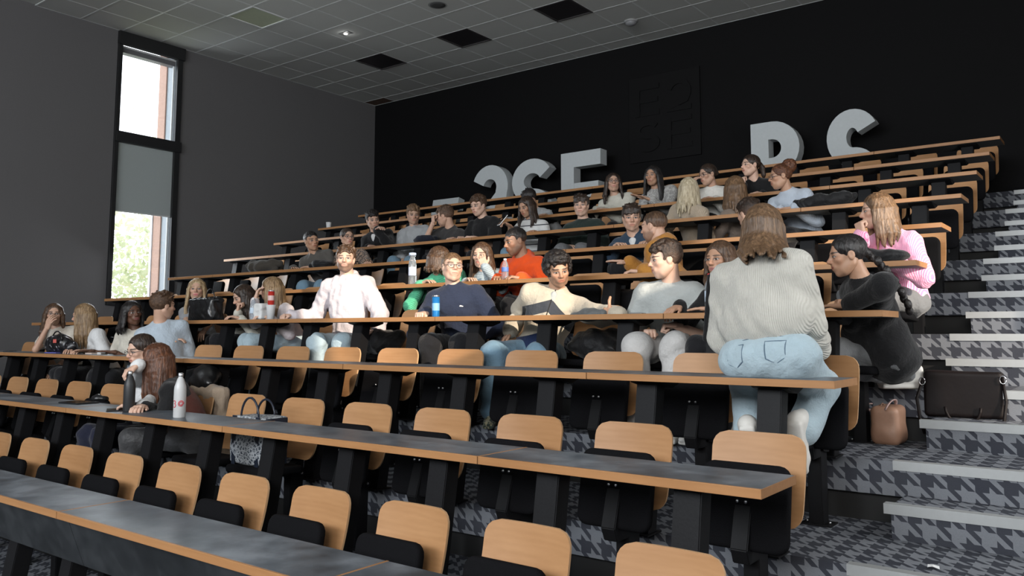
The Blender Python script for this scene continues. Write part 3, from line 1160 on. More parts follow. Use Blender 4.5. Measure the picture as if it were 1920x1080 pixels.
def cloth(name, col, pat=None, col2=None, rough=0.9, bmp=0.6, sc=12):
    """woven or knitted cloth; pat draws stripes / knit / spots in the wearer's torso frame (attribute tp: right, forward, up)"""
    if name in MATS:
        return MATS[name]
    m, nt, b = newmat(name)
    g = node(nt, 'ShaderNodeNewGeometry')
    n1 = noise(nt, g.outputs['Position'], sc, 4, 0.6)
    n2 = noise(nt, g.outputs['Position'], 420, 2)
    c = mixc(nt, n1, tuple(x * .84 for x in col), tuple(min(1, x * 1.1) for x in col))
    hgt = math_n(nt, 'ADD', n1, math_n(nt, 'MULTIPLY', n2, 0.06))
    tp = attr(nt, 'tp')
    s = node(nt, 'ShaderNodeSeparateXYZ')
    lk(nt, tp, s.inputs[0])
    tx, ty, tz = s.outputs
    if pat == 'spots':
        v = node(nt, 'ShaderNodeTexVoronoi', feature='F1')
        v.inputs['Scale'].default_value = 34
        lk(nt, g.outputs['Position'], v.inputs['Vector'])
        f = math_n(nt, 'LESS_THAN', math_n(nt, 'ABSOLUTE', math_n(nt, 'SUBTRACT', v.outputs['Distance'], 0.42)), 0.16)
        c = mixc(nt, f, c, col2)
    elif pat == 'stripes':
        f = math_n(nt, 'LESS_THAN', math_n(nt, 'FRACT', math_n(nt, 'MULTIPLY', tx, 105)), 0.42)
        c = mixc(nt, f, c, col2)
    elif pat == 'bands':
        f = math_n(nt, 'LESS_THAN', math_n(nt, 'FRACT', math_n(nt, 'MULTIPLY', tz, 14)), 0.16)
        c = mixc(nt, f, c, col2)
    elif pat == 'rib':
        w_ = math_n(nt, 'SINE', math_n(nt, 'MULTIPLY', tx, 780))
        hgt = math_n(nt, 'ADD', hgt, math_n(nt, 'MULTIPLY', w_, 0.11))
    elif pat == 'knit':
        w_ = math_n(nt, 'SINE', math_n(nt, 'MULTIPLY', tz, 420))
        hgt = math_n(nt, 'ADD', hgt, math_n(nt, 'MULTIPLY', w_, 0.10))
    elif pat == 'chevron':       # windbreaker: navy hem, grey chevron over the chest
        q = math_n(nt, 'SUBTRACT', tz, math_n(nt, 'MULTIPLY', math_n(nt, 'ABSOLUTE', tx), -0.62))
        f1 = math_n(nt, 'MULTIPLY', math_n(nt, 'GREATER_THAN', q, 0.325), math_n(nt, 'LESS_THAN', q, 0.415))
        inn = math_n(nt, 'LESS_THAN', math_n(nt, 'ABSOLUTE', tx), 0.215)
        c = mixc(nt, math_n(nt, 'MULTIPLY', f1, inn), c, (0.045, 0.05, 0.06))
        f2 = math_n(nt, 'LESS_THAN', q, 0.17)
        c = mixc(nt, math_n(nt, 'MULTIPLY', f2, inn), c, (0.012, 0.022, 0.065))
        f3 = math_n(nt, 'MULTIPLY', math_n(nt, 'LESS_THAN', math_n(nt, 'ABSOLUTE', tx), 0.004), math_n(nt, 'GREATER_THAN', ty, 0.02))
        c = mixc(nt, f3, c, (0.02, 0.02, 0.02))
    elif pat == 'denim':
        f = noise(nt, coords(nt, (3, 3, 3)), 1.6, 3)
        c = mixc(nt, f, c, col2)
    lk(nt, c, b.inputs['Base Color'])
    b.inputs['Roughness'].default_value = rough
    b.inputs['Specular IOR Level'].default_value = 0.25
    b.inputs['Sheen Weight'].default_value = 0.15
    bump(nt, b, hgt, bmp, 0.03)
    MATS[name] = m
    return m


TONE = {'fair': (0.62, 0.40, 0.30), 'light': (0.54, 0.33, 0.235), 'tan': (0.44, 0.25, 0.16), 'olive': (0.34, 0.185, 0.115), 'dark': (0.115, 0.052, 0.030)}
HCOL = {'black': ((0.010, 0.008, 0.008), (0.030, 0.024, 0.022)), 'dbrown': ((0.022, 0.013, 0.009), (0.065, 0.038, 0.024)), 'brown': ((0.058, 0.030, 0.016), (0.15, 0.083, 0.045)),
        'lbrown': ((0.11, 0.062, 0.032), (0.27, 0.16, 0.085)), 'auburn': ((0.075, 0.027, 0.012), (0.22, 0.085, 0.038)), 'blonde': ((0.28, 0.185, 0.095), (0.56, 0.42, 0.25)),
        'dblonde': ((0.19, 0.115, 0.056), (0.44, 0.30, 0.165)), 'platinum': ((0.42, 0.345, 0.23), (0.74, 0.66, 0.50))}
SPEC = plain('thin metal spectacle rim', (0.05, 0.035, 0.032), 0.4, 0.0)
SOLE = plain('white rubber sole', (0.62, 0.60, 0.56), 0.6)
glm, glnt, glb = newmat('spectacle lens')
glb.inputs['Base Color'].default_value = (0.85, 0.9, 1, 1)
_t = node(glnt, 'ShaderNodeBsdfTransparent')
_g = node(glnt, 'ShaderNodeBsdfGlossy'); _g.inputs['Roughness'].default_value = 0.05
_m = node(glnt, 'ShaderNodeMixShader'); _m.inputs[0].default_value = 0.014
lk(glnt, _t.outputs[0], _m.inputs[1]); lk(glnt, _g.outputs[0], _m.inputs[2]); lk(glnt, _m.outputs[0], glnt.nodes['Material Output'].inputs[0])
glnt.nodes.remove(glb)


def ring(c, rx, rz, n=20):
    return [(c[0] + rx * math.cos(2 * math.pi * i / n), c[1] - 0.10 * abs(rx * math.cos(2 * math.pi * i / n)), c[2] + rz * math.sin(2 * math.pi * i / n)) for i in range(n)]


def tube_np(pts, r, closed=False, seg=6):
    me = tube('t', pts, r, seg, closed)
    V = np.array([v.co[:] for v in me.vertices])
    Q = np.array([list(p.vertices) for p in me.polygons if len(p.vertices) == 4])
    bpy.data.meshes.remove(me)
    return V, Q


GLASSES = join([tube_np(ring((s * 0.033, 0.1, 0.001), 0.0245, 0.020), 0.0017, True) for s in (1, -1)] +
               [tube_np([(-0.009, 0.1, 0.004), (0, 0.104, 0.006), (0.009, 0.1, 0.004)], 0.002)] +
               [tube_np([(s * 0.057, 0.096, 0.005), (s * 0.074, 0.06, 0.006), (s * 0.080, 0.0, 0.006), (s * 0.079, -0.015, -0.006)], 0.0019) for s in (1, -1)])
LENS = join([(np.array([(s * 0.033 + 0.0235 * math.cos(a) * rr, 0.0995, 0.001 + 0.019 * math.sin(a) * rr) for rr in (1, .02) for a in np.linspace(0, 2 * math.pi, 16, endpoint=False)]),
              np.array([(i, (i + 1) % 16, 16 + (i + 1) % 16, 16 + i) for i in range(16)])) for s in (1, -1)])


# ------------------------------------------------------------------ hair styles, in the head frame
def hair_prims(style, L, dl, sd, drift=(0, 0)):
    """dl = gravity direction in the head frame, L = length below the chin line"""
    r = random.Random(sd)
    P = []
    face = [ell((0, 0.108, -0.018), (0.064, 0.074, 0.098), k=.016, op='-')]
    if style in ('short', 'crop', 'curly', 'afro', 'wavy', 'fringe'):
        t = {'crop': .004, 'short': .013, 'wavy': .018, 'curly': .014, 'afro': .022, 'fringe': .014}[style]
        P += [ell((0, -0.018, 0.042), (0.079 + t * .7, 0.096 + t * .8, 0.079 + t), k=.02)]
        P += [ell((0, 0.118, -0.012), (0.071, 0.072, 0.088), k=.012, op='-')]
        P += [rbox((0, 0.0, -0.132), (0.2, 0.2, 0.09), 0.0, k=.012, op='-')] if style != 'afro' else [rbox((0, 0.0, -0.19), (0.2, 0.2, 0.09), 0.0, k=.012, op='-')]
        for s in (1, -1):
            P += [ell((s * 0.088, 0.0, -0.018), (0.022, 0.030, 0.036), k=.008, op='-')]
        for s in (1, -1):
            P += [ell((s * 0.062, 0.062, 0.030), (0.020, 0.034, 0.030), k=.010, op='-')]
        if style in ('short', 'wavy', 'fringe'):
            for i in range(34 if style == 'wavy' else 26):
                a = r.uniform(-2.6, 2.6); e = r.uniform(0.35, 1.45)
                q = V3(math.sin(a) * math.cos(e) * .080, math.cos(a) * math.cos(e) * .094 - .016, math.sin(e) * .082 + .044)
                d = unit(V3(math.sin(a) + r.uniform(-.6, .6), math.cos(a) * .6 + .5 + r.uniform(-.5, .5), 0.15)) * (.040 if style == 'wavy' else .030)
                P += [cap(q, q + d * .6 + V3(0, 0, t * .6), .013, .010 if style == 'wavy' else .008, k=.008)]
        if style == 'fringe':
            for i in range(9):
                u = -1 + i / 4
                P += [cap((u * .055, .070, .088 - .012 * abs(u)), (u * .060 + .008, .092 - .02 * abs(u), .040 + r.uniform(-.006, .008)), .014, .009, k=.008)]
        if style in ('curly', 'afro'):
            n, R0 = (150, .0135) if style == 'curly' else (330, .0145)
            for i in range(n):
                a = r.uniform(-math.pi, math.pi)
                e = r.uniform(0.30, 1.5) if style == 'curly' else r.uniform(-0.75, 1.5)
                if style == 'afro' and abs(a) < .95 and e < 0.42:
                    continue
                if style == 'curly' and abs(a) > 1.0 and e < .55:
                    continue
                g = 1.17 if style == 'curly' else 1.25
                q = V3(math.sin(a) * math.cos(e) * .078 * g, math.cos(a) * math.cos(e) * .094 * g - .016, math.sin(e) * .080 * g + .038)
                P += [ell(q, (R0 * r.uniform(.7, 1.2),) * 3, k=.006)]
        return P
    # long styles: a cap combed back or parted, then locks
    P += [ell((0, -0.018, 0.040), (0.083, 0.102, 0.089), k=.02)] + face
    P += [rbox((0, 0.02, -0.150), (0.2, 0.2, 0.075), 0.0, k=.015, op='-')]
    if style in ('long', 'mid', 'half'):
        N = 26
        for i in range(N):
            ph = math.radians(62 + (360 - 124) * i / (N - 1))      # from one temple round the back to the other
            s, c = math.sin(ph), math.cos(ph)
            q0 = V3(s * .066, c * .080 - .012, .070)
            q1 = V3(s * .088, c * .104 - .014, .0)
            q2 = q1 + V3(s * .010, c * .004 - .006, 0) + dl * .085
            ln = L * r.uniform(.82, 1.08)
            dr = V3(drift[0], drift[1], 0)
            q3 = q2 + dr * .3 + dl * ln * .5 + V3(s * .012 + r.uniform(-.012, .012), c * .006 - .012 + r.uniform(-.01, .01), 0)
            q4 = q3 + dr * .7 + dl * ln * .5 + V3(-s * .010 + r.uniform(-.016, .016), r.uniform(-.014, .014), 0)
            w0 = .019
            P += [cap(q0, q1, w0, w0, k=.008), cap(q1, q2, w0, .018, k=.007), cap(q2, q3, .018, .0155, k=.007), cap(q3, q4, .0155, .008, k=.006)]
    if style == 'pony':
        q = V3(0, -.118, .035); e = q + V3(0, -.035, 0) + dl * .05; e2 = e + dl * L * .6 + V3(0, -.015, 0); e3 = e2 + dl * L * .4
        P += [cap(q, e, .024, .030, k=.015), cap(e, e2, .030, .024, k=.01), cap(e2, e3, .024, .008, k=.01)]
    if style == 'bun':
        for i in range(110):
            d = unit(V3(r.gauss(0, 1), r.gauss(0, 1), r.gauss(0, 1)))
            P += [ell(V3(0, -.100, .100) + d * V3(.054, .054, .054), (.017, .017, .017), k=.006)]
        P += [ell((0, -.100, .100), (.052, .052, .052), k=.01)]
    if style == 'knot':
        P += [ell((0, -.118, .010), (.034, .030, .034), k=.012)]
    if style == 'braid':
        q = V3(0, -.112, .0)
        dd = unit(dl + V3(0, -1.1, 0))
        for i in range(int(L / .036)):
            side = V3(.012 if i % 2 else -.012, 0, 0)
            c = q + dd * .036 * i + side
            P += [ell(c, (.026 * (1 - .02 * i), .022, .030), k=.006)]
            dd = unit(dd + dl * .045)
    return P


def rot_from(fw, up):
    fw, up = unit(fw), np.asarray(up, float)
    z = unit(up - fw * (up @ fw))
    x = np.cross(fw, z)
    return np.stack([x, fw, z], 1)       # columns: right, forward, up


def a_cam(px): return 90 - math.degrees(math.atan2(0.797, 0.604)) + math.degrees(math.atan((960 - px) / FPX))


def face_vec(a): return V3(math.sin(math.radians(a)), -math.cos(math.radians(a)), 0)

# ------------------------------------------------------------------ people
UPZ = V3(0, 0, 1)
WARN = []


def target(t, k):
    """('d',x,y[,lift]) pixel on this row's desk top; ('y',x,y,dy) pixel at row depth+dy; ('z',x,y,z); ('w',X,Y,Z)"""
    if t[0] == 'd':
        q = at_y(t[1], t[2], rowy(k) + (t[3] if len(t) > 3 else 0.17))
        return V3(q.x, q.y, rowz(k) + DESK_Z + 0.028)
    if t[0] == 'y':
        return V3(at_y(t[1], t[2], rowy(k) + t[3]))
    if t[0] == 'z':
        return V3(at_z(t[1], t[2], t[3]))
    return V3(t[1:])


def ik(s, w, l1, l2, pole):
    d = w - s
    L = np.linalg.norm(d)
    if L > (l1 + l2) * .995:
        f = L / (l1 + l2) * 1.006
        l1, l2 = l1 * f, l2 * f
    u = d / L
    x = (l1 * l1 - l2 * l2 + L * L) / (2 * L)
    h = math.sqrt(max(l1 * l1 - x * x, 1e-6))
    p = pole - u * (pole @ u)
    return s + u * x + unit(p) * h


def person(label, k, head, dy, hv=0, hp=0, hr=0, ta=0, f=0, tone='light', hair=('short', 'brown', 0.1), top=None, legs=None, R=None, L=None,
           pd=(0, 0, 0), glasses=False, beard=0.0, lip=None, res=None, pel=None, knees=None, feet=None, size=1.0, shoes='white', seat=True, sw=1.0, neck=.092, hipw=1.0):
    px, py = head
    Hc = V3(at_y(px, py, rowy(k) + dy))
    fa = face_vec(a_cam(px) + hv)
    p_ = math.radians(hp)
    fw = fa * math.cos(p_) - UPZ * math.sin(p_)
    up = UPZ * math.cos(p_) + fa * math.sin(p_)
    rr0 = np.cross(fw, up)
    q = math.radians(hr)
    up = up * math.cos(q) + rr0 * math.sin(q)
    Rh = rot_from(fw, up)
    hs = (0.955 if f else 1.0) * size
    tf = face_vec(ta)
    tr = np.cross(tf, UPZ)
    P = V3(Hc[0] + pd[0], rowy(k) + 0.60 + pd[1], rowz(k) + 0.545 + pd[2]) if pel is None else V3(pel)
    A = Hc + Rh @ V3(0, -0.022, -0.075) * hs
    dirs = unit(A - P)
    Nk = A - neck * unit(dirs * 0.6 + UPZ * 0.4 + tf * .35) * hs
    spl = np.linalg.norm(Nk - P)
    if not 0.36 < spl < 0.64:
        WARN.append((label, 'spine', round(spl, 2)))
    dirs = unit(Nk - P)
    Rt = rot_from(tf - dirs * (tf @ dirs), dirs)
    r_, f_, u_ = Rt[:, 0], Rt[:, 1], Rt[:, 2]
    m = size * (0.93 if f else 1.0) * sw
    Sh = Nk - u_ * 0.065 * size
    sh = {+1: Sh + r_ * 0.172 * m - UPZ * .01, -1: Sh - r_ * 0.172 * m - UPZ * .01}
    tl = spl / 0.5
    cw = 0.158 * m if not f else 0.142 * m
    bx = (top or {}).get('boxy', 0)
    top = dict(dict(mat=None, sleeve='long', loose=0.014, name='sweater'), **(top or {}))
    legs = dict(dict(mat=None, name='trousers', loose=0.010), **(legs or {}))
    res = res or (0.0125 if k <= 4 else 0.0155)

    def torso(g, hips=True):
        T = [ell(P + u_ * spl * .66 + f_ * .005, (cw + g, 0.108 * m + g, 0.185 * tl + g * .3), Rt, k=.05),
             ell(P + u_ * spl * .34 - f_ * .004, ((0.128 if not f else 0.112) * m + g + (bx if g > 0 else 0), 0.100 * m + g, 0.165 * tl), Rt, k=.06),
             cap(sh[1] - r_ * .03, sh[-1] + r_ * .03, 0.060 * m + g * .8, k=.05),
             cap(Nk - u_ * .01, sh[1] - r_ * .05, 0.045 * m + g * .4, 0.052 * m + g * .6, k=.04), cap(Nk - u_ * .01, sh[-1] + r_ * .05, 0.045 * m + g * .4, 0.052 * m + g * .6, k=.04)]
        if f:
            T += [ell(P + u_ * spl * .62 + f_ * .085 * m + r_ * s * .062 * m, (.052 + g, .045 + g * .5, .055), Rt, k=.04) for s in (1, -1)]
        if hips:
            T += [ell(P + u_ * .01, ((0.150 if not f else 0.158) * m * hipw + g, 0.118 * m + g, 0.115 + g), Rt, k=.06)]
        return T
    # arms
    arms, hands = {}, []
    for s, sp in ((1, R), (-1, L)):
        S0 = sh[s]
        if sp is None:
            c = P + tf * 0.30 + tr * s * 0.10 + UPZ * 0.075
            sp = dict(hd=unit(tf * .8 - tr * s * .5 - UPZ * .15))
            sp['pose'] = 'relaxed'
        else:
            c = target(sp['t'], k)
        pole = V3(sp.get('el', (0, 0, 0)))
        if not np.any(pole):
            pole = tr * s * 0.55 - UPZ * 0.9 - tf * 0.25
        hd = sp.get('hd')
        if hd is None:
            E0 = ik(S0, c, .29 * m, .33 * m, pole)
            hd = unit(c - E0)
            if sp['t'][0] == 'd':
                hd = unit(hd * V3(1, 1, .25))
        elif isinstance(hd, str):
            hd = {'up': unit(UPZ + tf * .15), 'left': unit(-V3(_r)), 'right': unit(V3(_r)), 'cam': -V3(_f)}[hd]
        else:
            hd = unit(V3(hd))
        W = c - hd * 0.058 * m
        E_ = ik(S0, W, .288 * m, .258 * m, pole)
        hup = sp.get('up')
        hup = UPZ if hup is None else V3(hup)
        if abs(hd @ unit(hup)) > .92:
            hup = hup + tf * .8 + tr * s * .4
        Rm = rot_from(hd, hup)
        HV, HQ = HANDS[sp.get('pose', 'relaxed')]
        hv_ = HV.copy()
        HQ2 = HQ
        if s == 1:
            hv_[:, 0] *= -1
            HQ2 = HQ[:, ::-1]
        hands.append((W + (hv_ * m * .97) @ Rm.T, HQ2))
        arms[s] = (S0, E_, W, hd)
    # legs
    hipj = {s: P + tr * s * 0.088 * hipw - UPZ * .02 for s in (1, -1)}
    kn, ft = {}, {}
    for s in (1, -1):
        kn[s] = V3(knees[0 if s == 1 else 1]) if knees else P + tf * 0.42 + tr * s * (0.12 if not f else .08) + UPZ * 0.005
        ft[s] = V3(feet[0 if s == 1 else 1]) if feet else V3(kn[s][0] + tf[0] * .02, kn[s][1] + tf[1] * .02, (rowz(k) if seat else 0) + 0.085)
    root = empty('person', (P[0], P[1], rowz(k)))
    tag(root, label, 'person')
    inv = V3(P[0], P[1], rowz(k))
    lip = lip or (tuple(c_ * q_ for c_, q_ in zip(TONE[tone], (.88, .64, .62))) if not f else None)
    skin = skin_mat('skin of ' + label[:28], TONE[tone], HCOL[hair[1]][0], lip, beard)

    def put(name, V, Q, mat, attrs=None, par=None):
        me = np_mesh(name, V - inv, Q, attrs)
        return link(name, me, mat, root if par is None else par)
    # body: one continuous skin mesh
    B = torso(-0.012)
    B += [cap(Hc + Rh @ V3(0, -0.028, -0.03), Nk, 0.054 * hs * (0.88 if f else 1), 0.058 * m, k=.03)]
    for s in (1, -1):
        S0, E_, W, hd = arms[s]
        th = .88 if f else 1.0
        B += [cap(S0, E_, 0.046 * m * th, 0.040 * m * th, k=.03), cap(E_, W + hd * .01, 0.040 * m * th, 0.0255 * m, k=.012)]
        B += [cap(hipj[s], kn[s], .070 * m, .05 * m, k=.04), cap(kn[s], ft[s], .048 * m, .034 * m, k=.03)]
    bV, bQ = sdf_mesh(B, res)
    hV, hQ = HEAD[f]
    V, Q = join([(bV, bQ), (Hc + (hV * hs) @ Rh.T, hQ)] + hands)
    at = np.full((len(V), 3), 9.0)
    at[len(bV):len(bV) + len(hV)] = hV
    put('body', V, Q, skin, {'hp': at})

    def tpa(V): return (V - P) @ Rt
    # upper garment
    g = top['loose']
    G = torso(g, not top.get('crop'))
    sl = top['sleeve']
    for s in (1, -1):
        S0, E_, W, hd = arms[s]
        ra, rb, rc = 0.054 * m + g, 0.046 * m + g, 0.033 * m + g
        if f:
            ra, rb, rc = ra - .006, rb - .006, rc - .005
        if sl == 'long':
            G += [cap(S0, E_, ra, rb, k=.035), cap(E_, W - hd * 0.012, rb, rc, k=.025)]
            G += [cap(W - unit(W - E_) * .045, W - unit(W - E_) * .018, rc + .003, rc + .002, k=.01)]
        elif sl == 'push':
            G += [cap(S0, E_, ra, rb, k=.035), cap(E_, E_ + (W - E_) * .45, rb, rc + .008, k=.025)]
        elif sl == 'short':
            G += [cap(S0, S0 + (E_ - S0) * .72, ra + .004, rb + .012, k=.035)]
        elif sl == 'cap':
            G += [cap(S0, S0 + (E_ - S0) * .35, ra + .002, rb + .012, k=.03)]
    if top.get('hood'):
        for i in range(9):
            a0, a1 = math.radians(-150 + 300 * i / 9), math.radians(-150 + 300 * (i + 1) / 9)
            def hp_(a): return Nk + r_ * math.sin(a) * .082 - f_ * (math.cos(a) * .074 - .012) + u_ * (.040 * math.cos(a) + .006)
            G += [cap(hp_(a0), hp_(a1), .026, .026, k=.012)]
        G += [ell(Nk - f_ * .085 - u_ * .035, (.095, .042, .075), Rt, k=.03)]
    if top.get('collar'):
        cr = top['collar']
        for i in range(10):
            a0, a1 = 2 * math.pi * i / 10, 2 * math.pi * (i + 1) / 10
            def cp_(a): return Nk + r_ * math.sin(a) * .066 * m + f_ * (math.cos(a) * .062 * m + .012) + u_ * (-.022 * math.cos(a) + .008)
            if top.get('open') and math.cos((a0 + a1) / 2) > .55:
                continue
            G += [cap(cp_(a0), cp_(a1), cr, cr, k=.008)]
    if top.get('hem'):
        G += [ell(P - u_ * .02, ((0.160 if not f else 0.168) * m + g, 0.128 * m + g, 0.12 + top['hem']), Rt, k=.05)]
    gV, gQ = sdf_mesh(G, res, (0.011 if g > .015 else .006, 30, len(label)))
    garment = put(top['name'], gV, gQ, top['mat'], {'tp': tpa(gV)})
    for nm, pr, mt in top.get('extra', lambda *a: [])(Nk, P, Rt, spl, m, arms):
        eV, eQ = sdf_mesh(pr, res * .7)
        put(nm, eV, eQ, mt, {'tp': tpa(eV)}, garment)
    # trousers
    if legs['mat'] is not None:
        lo_ = legs['loose']
        T = [ell(P - u_ * .02, ((0.158 if not f else 0.165) * m * hipw + lo_, 0.122 * m + lo_, 0.115), Rt, k=.05)]
        for s in (1, -1):
            T += [cap(hipj[s], kn[s], .084 * m + lo_, .064 * m + lo_, k=.05), cap(kn[s], ft[s] + (kn[s] - ft[s]) * .06, .062 * m + lo_, .046 * m + lo_ * 1.6, k=.04)]
        if legs.get('seam'):
            T += [cap(P - f_ * .150 + UPZ * .10, P - f_ * .150 - UPZ * .10, .012, .016, k=.02, op='-')]
        tV, tQ = sdf_mesh(T, res, (legs.get('wr', 0.009), 30, len(label) + 3))
        put(legs['name'], tV, tQ, legs['mat'], {'tp': tpa(tV)})
        for nm, pr, mt in (legs['extra'](P, Rt, m) if legs.get('extra') else []):
            put(nm, *pr, mt)
        sm = {'white': plain('white leather shoe', (0.66, 0.64, 0.60), 0.55), 'black': plain('black shoe', (0.012, 0.012, 0.012), 0.5), 'camo': cloth('camouflage sneaker', (0.20, 0.18, 0.11), 'spots', (0.03, 0.04, 0.03))}[shoes]
        if k <= 4 or feet:
            for s in (1, -1):
                sd_ = unit(tf * V3(1, 1, 0)) if not legs.get('toes') else unit(V3(legs['toes']))
                Rs = rot_from(sd_, unit(kn[s] - ft[s]) if legs.get('toes') else UPZ)
                sV, sQ = SHOE
                sV = ft[s] - Rs[:, 2] * .082 + (sV * m) @ Rs.T
                put('shoe', sV, sQ, sm)
    # hair
    st, hc, hl = hair[:3]
    dl = Rh.T @ V3(0, 0, -1)
    yV, yQ = sdf_mesh(hair_prims(st, hl, dl, len(label) * 7 + px, hair[3] if len(hair) > 3 else (0, 0)), 0.0062 if k <= 5 else 0.0072, (0.0016, 150, 5))
    fd = st in ('crop', 'curly')
    put('hair', Hc + (yV * hs) @ Rh.T, yQ, hair_mat(hc + (' curls' if st in ('curly', 'afro', 'bun', 'wavy') else ' hair') + (' clipped ' + tone if fd else ''), *HCOL[hc], fade=TONE[tone] if fd else None, stretch=(60, 60, 60) if st in ('curly', 'afro', 'bun', 'wavy') else (75, 75, 6)), {'hp': yV})
    if glasses:
        gl_ = put('glasses', Hc + (GLASSES[0] * hs) @ Rh.T, GLASSES[1], SPEC)
        put('lens', Hc + (LENS[0] * hs) @ Rh.T, LENS[1], glm, None, gl_)
    if seat:
        n = round((XE - 0.315 - P[0]) / SP)
        OCC.add((k, n))
    return dict(P=P, Nk=Nk, Rt=Rt, arms=arms, H=Hc)


def crewneck(mat, r=.012):
    return mat

# ---- cloth
WHITE_HOOD = cloth('white pink sweatshirt', (0.60, 0.55, 0.58))
NAVY = cloth('navy sweatshirt', (0.022, 0.030, 0.058))
JACK = cloth('beige windbreaker with chevron', (0.50, 0.44, 0.35), 'chevron')
GREYTEE = cloth('pale grey tee', (0.40, 0.42, 0.41))
BLACKK = cloth('black jersey', (0.009, 0.009, 0.010))
CREAMKNIT = cloth('cream ribbed sweater', (0.52, 0.505, 0.455), 'rib', None, 0.95, 0.55)
JEANL = cloth('light blue denim', (0.30, 0.40, 0.46), 'denim', (0.44, 0.53, 0.57))
JEANM = cloth('mid blue denim', (0.115, 0.20, 0.28), 'denim', (0.20, 0.31, 0.39))
JEANG = cloth('grey denim', (0.12, 0.125, 0.13), 'denim', (0.17, 0.175, 0.18))
BLKPANT = cloth('black trousers', (0.010, 0.010, 0.012))
CREAMPANT = cloth('off white trousers', (0.52, 0.51, 0.50))
LEATHER = cloth('charcoal coated trousers', (0.05, 0.05, 0.052), None, None, 0.45)
GREEN = cloth('mint green cardigan', (0.10, 0.47, 0.27), 'knit')
PALEBLUE = cloth('pale blue knit', (0.36, 0.43, 0.47), 'knit')
ORANGE = cloth('bright orange sweatshirt', (0.80, 0.085, 0.012))
MUST = cloth('mustard sweatshirt', (0.42, 0.185, 0.035))
PINK = cloth('pink striped shirt', (0.78, 0.25, 0.44), 'stripes', (0.80, 0.55, 0.66))
GREYBR = cloth('grey brown sweater', (0.085, 0.078, 0.070))
LEOP = cloth('leopard print blouse', (0.36, 0.235, 0.16), 'spots', (0.02, 0.014, 0.012))
DENIMJ = cloth('dark denim jacket', (0.018, 0.034, 0.060), 'denim', (0.034, 0.060, 0.095))
WHITEF = cloth('white fleece', (0.70, 0.68, 0.63))
GREYSW = cloth('light grey sweatshirt', (0.34, 0.35, 0.36))
CHAR = cloth('charcoal tee', (0.040, 0.038, 0.038))
STRPOLO = cloth('white polo with thin dark bands', (0.62, 0.62, 0.61), 'bands', (0.05, 0.05, 0.06))
GRNPOLO = cloth('dark green polo', (0.018, 0.030, 0.026))
BEIGEK = cloth('beige knitted cardigan', (0.42, 0.34, 0.255), 'rib', None, 0.95, 0.5)
TAUPE = cloth('taupe blouse', (0.20, 0.155, 0.125))
SHIRTB = cloth('pale blue shirt', (0.44, 0.50, 0.58), 'stripes', (0.52, 0.57, 0.64))
CREAMSW = cloth('cream sweater', (0.56, 0.54, 0.47))
PATSW = cloth('grey white patterned sweater', (0.44, 0.43, 0.41), 'spots', (0.30, 0.29, 0.28))
WHITET = cloth('white tee', (0.68, 0.68, 0.68))
CREAMBL = cloth('cream blouse', (0.62, 0.58, 0.50))
BLUEZIP = cloth('pale blue grey quarter zip', (0.44, 0.51, 0.58))
VEST = cloth('rust brown vest', (0.10, 0.032, 0.024))
GREYTOP = cloth('grey sleeveless top', (0.30, 0.30, 0.31))
IVORY = cloth('ivory sleeveless top', (0.58, 0.53, 0.46))


def at3(x, y, Y): return tuple(at_y(x, y, Y))


def dk(x, y, **kw): return dict(t=('d', x, y), **kw)
def dp(x, y, d, **kw): return dict(t=('y', x, y, d), **kw)


def inner_tee(mat):
    return lambda Nk, P, Rt, spl, m, arms: [('inner_shirt', [ell(Nk - Rt[:, 2] * .080 + Rt[:, 1] * .086 * m, (.032, .034, .090), Rt, k=.02), ell(Nk - Rt[:, 2] * .03 + Rt[:, 1] * .06 * m, (.045, .035, .03), Rt, k=.02)], mat)]


# ---- second row, left: two women sharing the desk with the bottles
person('woman with red glasses holding a black bottle, white shirt under black vest', 2, (264, 657), 0.50, hv=-62, hp=12, f=1, tone='fair', hair=('knot', 'dbrown', .1), glasses=True,
       top=dict(mat=WHITET, name='shirt', collar=.012, extra=lambda Nk, P, Rt, spl, m, arms: [('vest', [ell(P + Rt[:, 2] * spl * .40, (.150, .118, .20), Rt, k=.03)], BLACKK)]),
       legs=dict(mat=cloth('dark navy trousers', (0.012, 0.014, 0.03))), L=dk(262, 760, pose='relaxed'), R=dp(243, 693, .20, pose='grip', hd=(-.2, -.7, -.4)), ta=5)
person('woman with long auburn hair turned away, black sleeves and brown vest', 2, (292, 676), 0.40, hv=-118, hp=14, f=1, tone='fair', hair=('long', 'auburn', .30),
       top=dict(mat=BLACKK, name='top', extra=lambda Nk, P, Rt, spl, m, arms: [('vest', [ell(P + Rt[:, 2] * spl * .45, (.158, .125, .235), Rt, k=.03), cap(Nk - Rt[:, 2] * .07 - Rt[:, 0] * .11, Nk - Rt[:, 2] * .07 + Rt[:, 0] * .11, .066, k=.03)], VEST)]),
       legs=dict(mat=LEATHER), L=dk(238, 752, pose='grip'), R=dk(262, 756, pose='relaxed'), ta=-35, pd=(.16, .04, 0))
